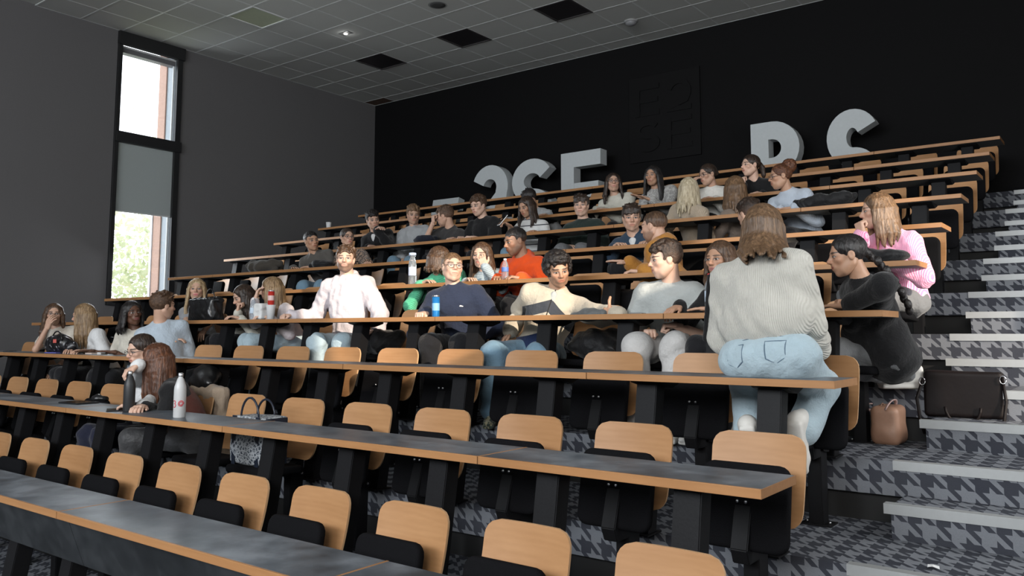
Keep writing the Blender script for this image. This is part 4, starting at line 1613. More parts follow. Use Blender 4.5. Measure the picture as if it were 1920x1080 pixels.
# ---- third row, left
person('woman with glasses and long brown hair, hand on her mouth, ivory sleeveless top', 3, (101, 590), 0.38, hv=0, hp=-2, f=1, tone='light', hair=('long', 'brown', .22), glasses=True,
       top=dict(mat=IVORY, sleeve='cap', name='top'), legs=dict(mat=BLKPANT), R=dp(92, 606, .27, pose='relaxed', hd=(.45, .1, .85), up=(.3, -.9, 0)), L=dp(95, 700, .25), ta=35, lip=(.42, .14, .13))
person('woman with long blonde hair turned to the wall, white tee', 3, (156, 592), 0.38, hv=-112, hp=10, f=1, tone='light', hair=('long', 'dblonde', .26),
       top=dict(mat=WHITET, sleeve='short', name='tee'), legs=dict(mat=BLKPANT), R=dk(130, 662), L=dk(150, 664), ta=-10, pd=(.10, 0, 0))
person('woman with black shoulder-length hair smiling, cream short-sleeved blouse', 3, (248, 588), 0.42, hv=22, hp=-4, hr=6, f=1, tone='dark', hair=('mid', 'black', .10),
       top=dict(mat=CREAMBL, sleeve='short', name='blouse', collar=.010), legs=dict(mat=BLKPANT), R=dk(162, 660, pose='flat'), L=dk(205, 664, pose='flat'), ta=15, lip=(.20, .06, .055), pd=(-.16, 0, 0))
person('young man with wavy brown hair looking back, pale blue quarter-zip', 3, (306, 574), 0.52, hv=118, hp=2, tone='light', hair=('wavy', 'brown', .1),
       top=dict(mat=BLUEZIP, name='sweater', collar=.015), legs=dict(mat=BLKPANT), L=dp(328, 638, .62, pose='relaxed', hd=(.6, .6, .3)), R=None, ta=70, pd=(-.02, 0.03, 0))
# ---- fourth row
person('woman with long blonde hair behind the black leather bag, grey sleeveless top', 4, (369, 543), 0.50, hv=-6, hp=0, f=1, tone='light', hair=('long', 'blonde', .24),
       top=dict(mat=GREYTOP, sleeve='cap', name='top'), legs=dict(mat=BLKPANT), L=dp(378, 626, .28), R=dp(366, 622, .28), ta=35, lip=(.50, .14, .14))
person('woman with long dark brown hair leaning head on hand, cream knit', 4, (456, 557), 0.40, hv=-72, hp=24, f=1, tone='light', hair=('long', 'dbrown', .20),
       top=dict(mat=CREAMSW, name='sweater'), legs=dict(mat=BLKPANT), R=dp(448, 574, .28, pose='fist', hd=(.1, .1, .9)), L=dk(440, 600), ta=-20)
person('woman with long highlighted blonde hair, face turned away, pale blouse', 4, (508, 543), 0.40, hv=-98, hp=10, f=1, tone='fair', hair=('long', 'dblonde', .26),
       top=dict(mat=cloth('pale pink white blouse', (0.62, 0.56, 0.57)), name='blouse'), legs=dict(mat=JEANL), R=dp(481, 552, .24, pose='relaxed', hd=(-.1, .3, .8), up=(-.5, -.8, 0)), L=dk(492, 602), ta=-20, pd=(.10, 0, 0))
person('bearded man in white hoodie looking at the camera', 4, (648, 487), 0.52, hv=-6, hp=-2, tone='fair', hair=('short', 'brown', .1), beard=.75,
       top=dict(mat=WHITE_HOOD, name='hoodie', hood=1, loose=.022, hem=.01), legs=dict(mat=JEANL, loose=.016), R=dk(534, 594, pose='fist', up=(-.3, -.1, .9)), L=dp(696, 622, .42, pose='relaxed', hd=(-.2, -.6, -.2)), ta=24, sw=1.06)
person('man with glasses and cropped hair in navy sweatshirt', 4, (848, 502), 0.46, hv=14, hp=-6, hr=-3, tone='fair', hair=('crop', 'lbrown', .1), glasses=True,
       top=dict(mat=NAVY, name='sweatshirt', collar=.011, loose=.020, extra=lambda Nk, P, Rt, spl, m, arms: [('chest_logo', [cap(P + Rt[:, 2] * spl * .70 + Rt[:, 1] * .128 - Rt[:, 0] * .065, P + Rt[:, 2] * spl * .69 + Rt[:, 1] * .126 - Rt[:, 0] * .092, .0075, .0075, k=.003), cap(P + Rt[:, 2] * spl * .70 + Rt[:, 1] * .128 - Rt[:, 0] * .068, P + Rt[:, 2] * spl * .735 + Rt[:, 1] * .124 - Rt[:, 0] * .080, .005, .005, k=.003)], WHITET)]), legs=dict(mat=BLKPANT), R=dk(790, 592, pose='fist', hd=(.1, -1, -.1)), L=dp(868, 640, .40, pose='relaxed'), ta=22, sw=1.06)
person('man with big black curls in beige chevron windbreaker giving a thumbs up', 4, (1046, 507), 0.50, hv=14, hp=16, hr=8, tone='tan', hair=('afro', 'black', .1), beard=.35,
       top=dict(mat=JACK, name='windbreaker', collar=.020, open=1, loose=.026, hem=.03, extra=inner_tee(GREYTEE)), legs=dict(mat=JEANM, loose=.026), pel=tuple(at_y(1010, 660, rowy(4) + .55)),
       knees=(at3(925, 665, rowy(4) + .18), at3(1010, 668, rowy(4) + .12)), feet=(at3(925, 775, rowy(4) + .16), at3(1010, 790, rowy(4) + .1)), shoes='camo',
       L=dp(1140, 588, .28, pose='thumb', hd=(-.75, -.45, .1), up=(.5, -.6, .3)), R=dp(948, 632, .42, pose='relaxed', hd=(-.4, -.4, -.6)), ta=26, sw=1.04)
person('young man in pale grey tee with curly top hair, profile to the left', 4, (1247, 488), 0.42, hv=-72, hp=6, tone='fair', hair=('curly', 'dbrown', .1),
       top=dict(mat=GREYTEE, sleeve='short', name='tee', loose=.022, collar=.010), legs=dict(mat=CREAMPANT, loose=.024), R=dp(1218, 622, .24, pose='fist', hd=(.3, -.5, .1)), L=dp(1252, 610, .26, pose='fist', hd=(-.8, -.4, 0)), ta=12, pd=(-.02, -.05, 0))
person('young woman with straight brown hair and black top reaching along the desk', 4, (1350, 487), 0.40, hv=-36, hp=4, f=1, tone='tan', hair=('mid', 'brown', .10),
       top=dict(mat=BLACKK, name='top'), legs=dict(mat=BLKPANT), R=dk(1262, 592, pose='relaxed', hd=(-.3, -1, -.35)), L=dk(1322, 588, pose='flat', hd=(-1, -.2, 0)), ta=-8, pd=(.08, -.02, 0), lip=(.42, .17, .15))
person('young woman in black blazer with long dark braid leaning over the desk', 4, (1588, 480), 0.30, hv=-76, hp=8, f=1, tone='tan', hair=('braid', 'black', .46),
       top=dict(mat=BLACKK, name='blazer', loose=.024, hem=.06), legs=dict(mat=JEANG), pel=tuple(at_y(1665, 655, rowy(4) + .52)), ta=-52,
       knees=(at3(1560, 660, rowy(4) + .30), at3(1590, 690, rowy(4) + .55)), feet=(at3(1545, 770, rowy(4) + .30), tuple(at_z(1700, 700, rowz(5) + .085))), shoes='white',
       R=dp(1578, 566, .22, pose='fist', hd=(-.8, -.5, .1)), L=dict(t=('d', 1570, 578, .10), pose='flat', hd=(-1, .1, 0), el=(.6, -.5, .35)))
# ---- the woman perched on the third desk, back to the camera
STITCH = plain('dark denim stitching', (0.10, 0.15, 0.20), 0.9)


def jean_stitches(P, Rt, m):
    """pocket outlines, yoke and centre seam laid on the seat of the jeans"""
    rx, ry, rz = 0.165 * m * 1.36 + .020, 0.122 * m + .020, 0.115
    c = P - Rt[:, 2] * .02

    def on(x, z):
        y = -ry * math.sqrt(max(0.02, 1 - (x / rx) ** 2 - (z / rz) ** 2)) - .001
        return c + Rt @ V3(x, y, z)
    out = []
    for s in (1, -1):
        a = [(.055, .055), (.145, .050), (.142, -.025), (.098, -.048), (.058, -.025), (.055, .055)]
        pts = [on(s * (x0 + (x1 - x0) * t), z0 + (z1 - z0) * t) for (x0, z0), (x1, z1) in zip(a, a[1:]) for t in (0, .25, .5, .75)]
        out.append(('back_pocket', tube_np([tuple(q) for q in pts], .0030, True), STITCH))
    out.append(('yoke_seam', tube_np([tuple(on(x, .082 - .3 * abs(x) * .25)) for x in np.linspace(-.17, .17, 16)], .0028), STITCH))
    return out


_sx, _sz = 10.40, rowz(3) + DESK_Z
person('woman in cream ribbed sweater and light jeans sitting on a desk, back to camera', 3, (1432, 430), 0.36, hv=168, hp=22, f=1, tone='fair', hair=('long', 'lbrown', .20, (.05, -.21)),
       top=dict(mat=CREAMKNIT, name='sweater', loose=.040, crop=1, boxy=.075, collar=.016, extra=lambda Nk, P, Rt, spl, m, arms: [('sleeve_stripe', [cap(arms[-1][0] - V3(.078, .045, -.03), arms[-1][1] - V3(.082, .045, 0), .013, .013, k=.01), cap(arms[-1][1] - V3(.082, .045, 0), arms[-1][2] - V3(.06, .04, 0), .013, .011, k=.01)], BLACKK)]),
       legs=dict(mat=JEANL, loose=.020, toes=(0, .35, -1), seam=1, wr=.0035, extra=jean_stitches),
       pel=(10.385, 1.92, _sz + .105), ta=172, knees=((10.50, 2.30, _sz - .06), (10.13, 2.30, _sz - .05)), feet=((10.47, 2.10, _sz - .26), (10.20, 2.14, _sz - .30)),
       R=dict(t=('w', 10.44, 2.33, _sz + .14), hd=(-.7, .5, 0), el=(.15, -.1, -1)), L=dict(t=('w', 10.27, 2.33, _sz + .12), hd=(.5, .5, 0), el=(-.45, -.2, -1)), seat=False, sw=1.08, hipw=1.36, neck=.115)
# ---- fifth row
person('woman in mint green cardigan with brown hair turned to her neighbour', 5, (826, 486), 0.34, hv=78, hp=10, f=1, tone='light', hair=('mid', 'brown', .06),
       top=dict(mat=GREEN, name='cardigan', loose=.024), legs=dict(mat=BLKPANT), L=dp(850, 497, .20, pose='fist', hd=(.2, -.2, .9)), R=dk(800, 540), ta=30, pd=(-.05, 0, 0))
person('woman with long brown hair covering her nose with her hand', 5, (903, 479), 0.34, hv=-22, hp=6, f=1, tone='fair', hair=('long', 'brown', .22),
       top=dict(mat=PALEBLUE, name='sweater'), legs=dict(mat=BLKPANT), L=dp(905, 489, .16, pose='relaxed', hd=(-.45, .1, .8), up=(.5, -.8, 0)), R=dk(880, 536), ta=15)
person('man in bright orange hoodie holding a small water bottle', 5, (966, 453), 0.40, hv=-62, hp=14, tone='olive', hair=('crop', 'black', .1), beard=.45,
       top=dict(mat=ORANGE, name='hoodie', hood=1, loose=.022), legs=dict(mat=BLKPANT), R=dk(934, 522, t3=0, pose='grip'), L=dk(962, 522, pose='grip'), ta=-5, sw=1.05, pd=(.04, 0, 0))
person('man in mustard hoodie with thinning hair turned away', 5, (1226, 426), 0.50, hv=-118, hp=6, tone='light', hair=('crop', 'brown', .1), beard=.5,
       top=dict(mat=MUST, name='hoodie', hood=1, loose=.026), legs=dict(mat=BLKPANT), R=dp(1166, 491, .62, pose='flat', hd=(-.8, -.3, .1)), L=dk(1190, 516), ta=-75, pd=(.08, -.02, .03), sw=1.10, neck=.05)
person('woman in pink striped shirt with long light brown hair, hand at her mouth', 5, (1644, 396), 0.42, hv=-78, hp=6, f=1, tone='light', hair=('long', 'lbrown', .17),
       top=dict(mat=PINK, name='shirt', loose=.024, collar=.012), legs=dict(mat=JEANG), R=dp(1612, 425, .20, pose='fist', hd=(-.2, 0, .9)), L=dk(1650, 484), ta=-22, pd=(.09, .0, 0))
# ---- sixth row
person('man in grey brown sweater smiling, forearms folded on the desk', 6, (584, 452), 0.26, hv=24, hp=2, hr=10, tone='tan', hair=('crop', 'black', .1),
       top=dict(mat=GREYBR, name='sweater', loose=.018), legs=dict(mat=JEANM), R=dk(552, 500, pose='flat', hd=(.8, -.5, 0)), L=dk(580, 498, pose='flat', hd=(-.9, -.4, 0)), ta=15)
person('woman with clear glasses and leopard print blouse', 6, (651, 446), 0.40, hv=22, hp=-2, f=1, tone='light', hair=('knot', 'dbrown', .1), glasses=True,
       top=dict(mat=LEOP, name='blouse', loose=.024), legs=dict(mat=JEANM), R=dk(640, 492), L=dk(690, 486), ta=10)
person('young man in dark denim jacket smiling at the camera', 6, (1184, 409), 0.36, hv=4, hp=8, tone='light', hair=('fringe', 'dbrown', .1),
       top=dict(mat=DENIMJ, name='jacket', collar=.020, open=1, loose=.022, extra=inner_tee(WHITET)), legs=dict(mat=BLKPANT), R=dk(1160, 466), L=dk(1215, 462), ta=10)
person('dark-haired person in white hooded fleece hidden behind the cream sweater', 6, (1404, 402), 0.50, hv=-140, hp=10, tone='light', hair=('curly', 'dbrown', .1),
       top=dict(mat=WHITEF, name='fleece', hood=1, loose=.026), legs=dict(mat=BLKPANT), ta=-60, pd=(.22, 0, 0))
# ---- seventh row
person('young man with dark curls resting chin on hand, black jacket', 7, (699, 413), 0.28, hv=16, hp=10, hr=10, tone='light', hair=('curly', 'black', .1),
       top=dict(mat=BLACKK, name='jacket', loose=.020, extra=inner_tee(WHITET)), legs=dict(mat=BLKPANT), L=dp(712, 428, .14, pose='relaxed', hd=(.7, -.2, .2)), R=dk(695, 459), ta=10)
person('young man with curly blond-brown hair in light grey sweatshirt', 7, (775, 403), 0.50, hv=8, hp=12, tone='light', hair=('curly', 'lbrown', .1),
       top=dict(mat=GREYSW, name='sweatshirt', loose=.022), legs=dict(mat=JEANM), R=dp(757, 487, .30), L=dp(790, 480, .3), ta=15)
person('young man in charcoal tee, face turned away behind his raised hand', 7, (834, 406), 0.36, hv=-112, hp=12, tone='light', hair=('curly', 'brown', .1),
       top=dict(mat=CHAR, sleeve='short', name='tee', loose=.022), legs=dict(mat=BLKPANT), R=dp(812, 409, .24, pose='fist', hd=(-.1, 0, .9)), L=dk(850, 444), ta=-10)
person('young man with curly brown quiff and black tee, hands clasped', 7, (897, 386), 0.40, hv=-42, hp=14, tone='fair', hair=('curly', 'brown', .1),
       top=dict(mat=BLACKK, sleeve='short', name='tee', loose=.022), legs=dict(mat=BLKPANT), R=dk(864, 442, pose='grip', hd=(.6, -.7, .2)), L=dk(880, 440, pose='grip', hd=(-.9, -.3, .1)), ta=-5, pd=(.03, 0, 0))
person('woman with long dark hair looking at her phone, white banded polo', 7, (987, 388), 0.46, hv=-42, hp=22, f=1, tone='tan', hair=('long', 'dbrown', .16),
       top=dict(mat=STRPOLO, sleeve='short', name='polo', collar=.012), legs=dict(mat=JEANM), R=dp(950, 420, .14, pose='grip', hd=(-.4, -.7, .4)), L=dk(1000, 428), ta=0)
person('young man with dark straight fringe in dark green polo', 7, (1090, 386), 0.52, hv=-10, hp=4, tone='fair', hair=('fringe', 'dbrown', .1),
       top=dict(mat=GRNPOLO, sleeve='short', name='polo', collar=.014), legs=dict(mat=JEANG), R=dp(1068, 462, .36), L=dp(1090, 464, .3), ta=12)
person('woman with straight platinum hair seen from behind, beige cardigan', 7, (1292, 356), 0.42, hv=168, hp=8, f=1, tone='fair', hair=('long', 'platinum', .20),
       top=dict(mat=BEIGEK, name='cardigan', loose=.024), legs=dict(mat=JEANM), R=dp(1330, 430, .60), L=dp(1258, 440, .7), ta=160)
person('woman with wavy brown highlighted hair turned away, taupe blouse', 7, (1377, 354), 0.42, hv=-152, hp=8, f=1, tone='light', hair=('long', 'lbrown', .18),
       top=dict(mat=TAUPE, name='blouse', loose=.018), legs=dict(mat=JEANM), ta=-120)
person('woman with curly auburn bun and glasses in pale blue shirt', 7, (1463, 332), 0.34, hv=-72, hp=6, f=1, tone='tan', hair=('bun', 'auburn', .1), glasses=True,
       top=dict(mat=SHIRTB, name='shirt', loose=.024, collar=.010), legs=dict(mat=BLKPANT), R=dk(1450, 391, pose='relaxed', hd=(-.6, -.6, 0)), L=dk(1478, 388, pose='flat', hd=(-1, -.1, 0)), ta=-15, pd=(.14, 0, 0))
# ---- eighth row
person('person in pale grey sweater with arms raised behind the phone reader', 8, (992, 374), 0.30, hv=-150, hp=30, tone='light', hair=('short', 'black', .1),
       top=dict(mat=GREYSW, name='sweater', loose=.020), legs=dict(mat=BLKPANT), R=dk(948, 410), L=dk(1022, 402), ta=0)
person('woman with glasses and long dark hair in cream sweater, arms folded', 8, (1150, 343), 0.30, hv=4, hp=-4, f=1, tone='light', hair=('long', 'dbrown', .16), glasses=True,
       top=dict(mat=CREAMSW, name='sweater', loose=.018), legs=dict(mat=BLKPANT), R=dk(1128, 383, pose='flat', hd=(.9, .2, 0)), L=dk(1118, 380, pose='flat', hd=(-.9, -.2, 0)), ta=18)
person('woman with very long black hair in grey patterned sweater talking', 8, (1224, 330), 0.34, hv=-26, hp=4, f=1, tone='tan', hair=('long', 'black', .26),
       top=dict(mat=PATSW, name='sweater', loose=.022, collar=.014), legs=dict(mat=BLKPANT), R=dp(1200, 370, .12, pose='flat', hd=(-.6, -.4, .3)), L=dp(1212, 372, .10, pose='flat', hd=(-.6, -.4, .3)), ta=10, pd=(.10, 0, 0))
person('woman with tied dark hair and glasses in white sweatshirt, arm up', 8, (1327, 328), 0.32, hv=-52, hp=10, f=1, tone='light', hair=('knot', 'dbrown', .1), glasses=True,
       top=dict(mat=WHITEF, name='sweatshirt', loose=.024), legs=dict(mat=BLKPANT), R=dp(1300, 342, .18, pose='relaxed', hd=(.2, .2, .8)), L=dk(1330, 372), ta=0)
person('woman with dark ponytail and black top resting chin on hands', 8, (1407, 311), 0.34, hv=-54, hp=0, f=1, tone='fair', hair=('pony', 'dbrown', .12),
       top=dict(mat=BLACKK, name='top', loose=.018), legs=dict(mat=BLKPANT), R=dp(1392, 338, .18, pose='fist', hd=(-.1, 0, .9)), L=dk(1420, 364), ta=0)
for w_ in WARN:
    print('WARN', w_)

# ------------------------------------------------------------------ big letters on the back walkway
def strip(pts, w):
    """flat stroke of width w along 2-D points -> quads"""
    n = len(pts)
    L, Rr = [], []
    for i in range(n):
        a, b = V3(*pts[max(i - 1, 0)], 0), V3(*pts[min(i + 1, n - 1)], 0)
        t = unit(b - a)
        nn = V3(-t[1], t[0], 0)
        if 0 < i < n - 1:
            t1 = unit(V3(*pts[i], 0) - V3(*pts[i - 1], 0))
            c = max(.5, float(V3(-t1[1], t1[0], 0) @ nn))
        else:
            c = 1
        p = V3(*pts[i], 0)
        L.append(p + nn * w / 2 / c); Rr.append(p - nn * w / 2 / c)
    return L, Rr


def arc(cx, cy, rx, ry, a0, a1, n=14):
    return [(cx + rx * math.cos(math.radians(a0 + (a1 - a0) * i / n)), cy + ry * math.sin(math.radians(a0 + (a1 - a0) * i / n))) for i in range(n + 1)]


def letter_strokes(ch, W, Hh, s):
    h = s / 2
    if ch == 'E':
        return [[(h, 0), (h, Hh)], [(h, Hh - h), (W, Hh - h)], [(h, Hh / 2), (W * .94, Hh / 2)], [(h, h), (W, h)]]
    if ch == 'B':
        r1, r2 = (Hh / 2 - h) / 2, (Hh / 2 - h) / 2
        m = Hh / 2
        x1, x2 = W - r1 - h - .04 * W, W - r2 - h
        return [[(h, 0), (h, Hh)], [(h, Hh - h)] + arc(x1, m + r1, r1, r1, 90, -90) + [(h, m)], [(h, m)] + arc(x2, m - r2, r2, r2, 90, -90) + [(h, h)]]
    if ch == 'S':
        r = (Hh - s) / 4
        cx, rx = W / 2, W / 2 - h
        up = arc(cx, Hh - h - r, rx, r, 28, 180, 14) + arc(cx, Hh - h - r, rx, r, 196, 262, 6)
        dn = arc(cx, h + r, rx, r, 82, 0, 8) + arc(cx, h + r, rx, r, -10, -152, 14)
        return [up + dn]
    if ch == '2':
        r = W / 2 - h
        cy = Hh - h - r
        return [arc(W / 2, cy, r, r, 160, -20, 16) + [(W * .80, cy - r * .75), (s * .62, s * .95)], [(0, h), (W, h)]]


def letter(ch, x0, W, z0, Hh, y0, dep, s, mat, tilt=0.0, name='letter', par=None):
    vs, fs = [], []
    for si, st in enumerate(letter_strokes(ch, W, Hh, s)):
        L, Rr = strip(st, s)
        n = len(L)
        b = len(vs)
        for yy in (0.003 * si, dep - 0.003 * si):
            for p, q in zip(L, Rr):
                vs += [(p[0], yy, p[1]), (q[0], yy, q[1])]
        o = 2 * n
        for i in range(n - 1):
            a = b + 2 * i
            fs += [(a, a + 1, a + 3, a + 2), (a + o, a + o + 2, a + o + 3, a + o + 1), (a, a + 2, a + o + 2, a + o), (a + 1, a + o + 1, a + o + 3, a + 3)]
        fs += [(b, b + o, b + o + 1, b + 1), (b + 2 * n - 2, b + 2 * n - 1, b + o + 2 * n - 1, b + o + 2 * n - 2)]
    bm = bmesh.new()
    vv = [bm.verts.new(v) for v in vs]
    for f in fs:
        bm.faces.new([vv[i] for i in f])
    bmesh.ops.recalc_face_normals(bm, faces=bm.faces[:])
    return link(name, bm_mesh(bm, name), mat, par, (x0, y0, z0), (tilt, 0, 0))


LETW = plain('white polystyrene letter', (0.50, 0.53, 0.54), 0.8, 0, 0.06, 25, 0.1)
ZL = rowz(11)
LY = 8.66
for ch, xa, xb, lab in (('2', 886, 952, 'large white standing digit 2 on the back walkway'), ('S', 960, 1036, 'large white standing letter S beside the digit 2'),
                        ('E', 1052, 1126, 'large white standing letter E between two groups of students'), ('B', 1410, 1505, 'large white standing letter B near the aisle'),
                        ('S', 1553, 1652, 'large white standing letter S nearest the aisle stairs')):
    X0, X1 = at_y(xa, 340, LY).x, at_y(xb, 340, LY).x
    o = letter(ch, X0, X1 - X0, ZL, 1.20, LY, 0.19, 0.235, LETW, name='giant_letter')
    tag(o, lab, 'letter', 'giant letters on the back walkway')
X0 = at_y(806, 400, 8.8).x
o = letter('E', X0, 0.60, ZL, 0.80, 8.72, 0.16, 0.20, LETW, math.radians(-12), name='giant_letter')
tag(o, 'white letter leaning low behind the top desks, mostly hidden', 'letter', 'giant letters on the back walkway')
# black relief emblem on the black wall
EMB = wall_mat('black emblem board', (0.0045, 0.0043, 0.0046), 40, 0.1, 0.75, 0.16)
em = empty('wall_emblem', (5.67, YB, 4.14))
tag(em, 'black relief emblem of four characters on the black back wall', 'emblem')
link('board', box_mesh('board', (0, -0.03, 0), (1.17, -0.002, 1.32), 0.004), EMB, em)
for ch, x, z in (('E', .12, .70), ('2', .64, .70), ('S', .12, .14), ('E', .64, .14)):
    letter(ch, x, .40, z, .48, -.048, .025, .075, EMB, name='relief_character', par=em)


# ------------------------------------------------------------------ props
def on_desk(px, py, k):
    if k <= 2:
        return at_z(px, py, rowz(k) + DESK_Z)
    q = at_y(px, py, rowy(k) + 0.17)
    return Vector((q.x, q.y, rowz(k) + DESK_Z))


def water_mat(name, tint, rough=0.05):
    if name in MATS:
        return MATS[name]
    m, nt, b = newmat(name)
    b.inputs['Base Color'].default_value = (*tint, 1)
    b.inputs['Roughness'].default_value = rough
    b.inputs['Transmission Weight'].default_value = 0.85
    b.inputs['IOR'].default_value = 1.25
    MATS[name] = m
    return m


def bottle(name, loc, h, r, body, cap_m, label_m=None, label=None, cat='bottle', neck=.38, lab=None, lo=.30, hi=.55):
    t = empty(name, loc)
    tag(t, label, cat)
    link('body', lathe('body', [(r * .92, 0), (r, h * .02), (r, h * .62), (r * .93, h * .70), (r * .55, h * .86), (r * neck, h * .90), (r * neck, h * .93)], 24), body, t)
    link('cap', lathe('cap', [(r * neck * 1.12, h * .92), (r * neck * 1.15, h * .93), (r * neck * 1.15, h * .99), (r * neck * .95, h)], 20), cap_m, t)
    if label_m:
        link('label_band', lathe('label_band', [(r * 1.01, h * lo), (r * 1.015, h * (lo + .01)), (r * 1.015, h * hi), (r * 1.01, h * (hi + .01))], 24), label_m, t)
    return t


CLEAR = water_mat('clear plastic with water', (0.80, 0.87, 0.92))
WHITEPL = plain('white plastic', (0.75, 0.75, 0.75), 0.4)
STEEL = plain('brushed steel cap', (0.55, 0.55, 0.56), 0.3, 0.9, 0.06, 60)
REDI = plain('red print', (0.60, 0.04, 0.06), 0.5)
# white steel flask with red swirl
p = on_desk(336, 783, 2)
t = bottle('steel_flask', p, .268, .036, plain('white enamelled steel', (0.52, 0.52, 0.52), 0.35), STEEL, None, 'white steel flask with red printed mark on the second desk', 'flask')
ca = Vector(CAM) - p
a0 = math.atan2(ca.y, ca.x)


def on_flask(u, z, r=.0372):
    a = a0 + u / r
    return (r * math.cos(a), r * math.sin(a), z)


three = [(-.020 + .0065 * math.sin(math.radians(q)), .092 + .007 * math.cos(math.radians(q))) for q in range(-60, 190, 25)]
three = [(x - .004, z) for x, z in three] + [(-.024 + .008 * math.sin(math.radians(q)), .0775 + .0085 * math.cos(math.radians(q))) for q in range(0, 240, 25)]
link('printed_mark', tube('printed_mark', [on_flask(x * 1.3 - .004, .085 + (z - .085) * 1.35) for x, z in three], .0022, 5), REDI, t)
spi = [(.002 + (.0145 - .010 * i / 34) * math.cos(.37 * i), .085 + (.0145 - .010 * i / 34) * math.sin(.37 * i)) for i in range(35)]
link('printed_mark', tube('printed_mark', [on_flask(x * 1.3 + .004, .085 + (z - .085) * 1.35) for x, z in spi], .0022, 5), REDI, t)
_q = at_y(242, 752, rowy(2) + .12)
bottle('steel_flask', (_q.x, _q.y, rowz(2) + DESK_Z), .262, .036, plain('matt black steel', (0.022, 0.023, 0.025), 0.45), STEEL, None, 'matt black steel flask held by the two women', 'flask')


def slab_thing(name, px, py, k, w, d, h, rz, mat, label, cat, mat2=None):
    p = on_desk(px, py, k)
    t = empty(name, p, rz)
    tag(t, label, cat)
    link('case', box_mesh('case', (-w / 2, -d / 2, 0.001), (w / 2, d / 2, h), min(.003, h * .35)), mat, t)
    link('screen', box_mesh('screen', (-w / 2 + .004, -d / 2 + .004, h - .0002), (w / 2 - .004, d / 2 - .004, h + .0006)), mat2 or plain('dark glass screen', (0.008, 0.009, 0.011), 0.12), t)


PHB = plain('black phone case', (0.014, 0.014, 0.015), 0.4)
slab_thing('smartphone', 211, 770, 2, .075, .15, .009, 1.1, PHB, 'phone lying near the hands of the auburn-haired woman', 'phone')
slab_thing('tablet', 148, 756, 2, .24, .17, .010, .1, PHB, 'thin black tablet lying on the second desk', 'tablet')
slab_thing('smartphone', 1197, 605, 4, .075, .15, .009, .3, plain('grey phone case', (0.14, 0.14, 0.14), 0.4), 'grey phone at the desk edge before the grey tee', 'phone')
slab_thing('smartphone', 850, 600, 4, .075, .15, .009, .5, PHB, 'black phone beside the blue can on fourth desk', 'phone')
slab_thing('smartphone', 18, 661, 3, .075, .15, .009, .8, PHB, 'dark phone at the far left end of the third desk', 'phone')


def soft(name, prims, res, mat, label, cat, loc, wr=(0.008, 30, 3), extra=None, part='fabric'):
    V, Q = sdf_mesh(prims, res, wr)
    t = empty(name, loc)
    tag(t, label, cat)
    link(part, np_mesh(part, V - V3(loc), Q), mat, t)
    for nm, me, mt in (extra or []):
        me.transform(Matrix.Translation(-Vector(loc)))
        link(nm, me, mt, t)
    return t


def heap(px, py, k, w, d, h, n, sd, on='desk', zz=None, yy=None):
    """lumps of a crumpled coat resting at a pixel"""
    c = V3(on_desk(px, py, k)) if on == 'desk' else V3(at_y(px, py, yy))
    r = random.Random(sd)
    P = [ell(c + V3(0, 0, h * .42), (w * .5, d * .5, h * .42), k=.05)]
    for i in range(n):
        a = r.uniform(0, 6.28)
        q = c + V3(math.cos(a) * w * .36, math.sin(a) * d * .34, h * r.uniform(.25, .62))
        P.append(cap(q, q + V3(r.uniform(-.5, .5) * w * .5, r.uniform(-.3, .3) * d, r.uniform(-.25, .12) * h), r.uniform(.16, .26) * h + .012, r.uniform(.10, .2) * h + .01, k=.025))
    P.append(rbox(c - V3(0, 0, .25), (1, 1, .2515), 0, k=.006, op='-'))
    return P, tuple(c)


COATBR = cloth('dark olive brown coat', (0.050, 0.043, 0.035))
COATBK = cloth('black puffer coat', (0.008, 0.008, 0.009), None, None, 0.6)
COATNV = cloth('dark navy jacket', (0.010, 0.012, 0.022))
COATBG = cloth('beige trench coat', (0.40, 0.31, 0.23))
BKLEA = plain('black leather', (0.012, 0.012, 0.013), 0.28, 0, 0.2, 30, 0.15)
for args, mat, lab in (((492, 500, 6, .50, .26, .19, 16, 1), COATBR, 'dark brown coat heaped on the left end of the sixth desk'),
                       ((796, 452, 7, .30, .22, .10, 10, 2), COATNV, 'navy jacket lying between the grey sweatshirt and the charcoal tee'),
                       ((1548, 384, 7, .46, .24, .14, 14, 3), COATBK, 'black jacket crumpled beside the pale blue shirt'),
                       ((1662, 487, 5, .28, .20, .10, 10, 4), COATBK, 'rolled black jacket on the desk before the pink shirt'),
                       ((606, 497, 6, .26, .20, .12, 8, 5), COATBK, 'black jacket between the grey sweater and the leopard blouse'),
                       ((189, 752, 2, .13, .08, .045, 5, 6), BKLEA, 'small black pouch with zip on the second desk')):
    P, c = heap(*args)
    soft('jacket' if 'jacket' in lab else ('coat' if 'coat' in lab else 'pouch'), P, .010, mat, lab, 'jacket' if 'jacket' in lab else ('coat' if 'coat' in lab else 'pouch'), c, (0.007, 34, args[-1]))
# coats on fourth-row seats
for (px, n, mat, lab, sd) in ((722, 0, COATBK, 'black coat bundled on the seat next to the white hoodie', 21), (1118, 0, COATBK, 'black coat on the seat beside the chevron windbreaker', 22)):
    q = at_y(px, 655, rowy(4) + .55)
    c = V3(q.x, rowy(4) + .53, rowz(4) + .455)
    r = random.Random(sd)
    P = [ell(c + V3(0, 0, .10), (.17, .15, .11), k=.05)] + [cap(c + V3(r.uniform(-.13, .13), r.uniform(-.1, .1), r.uniform(.05, .17)), c + V3(r.uniform(-.17, .17), r.uniform(-.14, .14), r.uniform(.03, .14)), .05, .035, k=.03) for _ in range(9)]
    soft('coat', P, .011, mat, lab, 'coat', tuple(c), (0.008, 30, sd))
    DOWN.add((4, round((XE - .315 - q.x) / SP)))
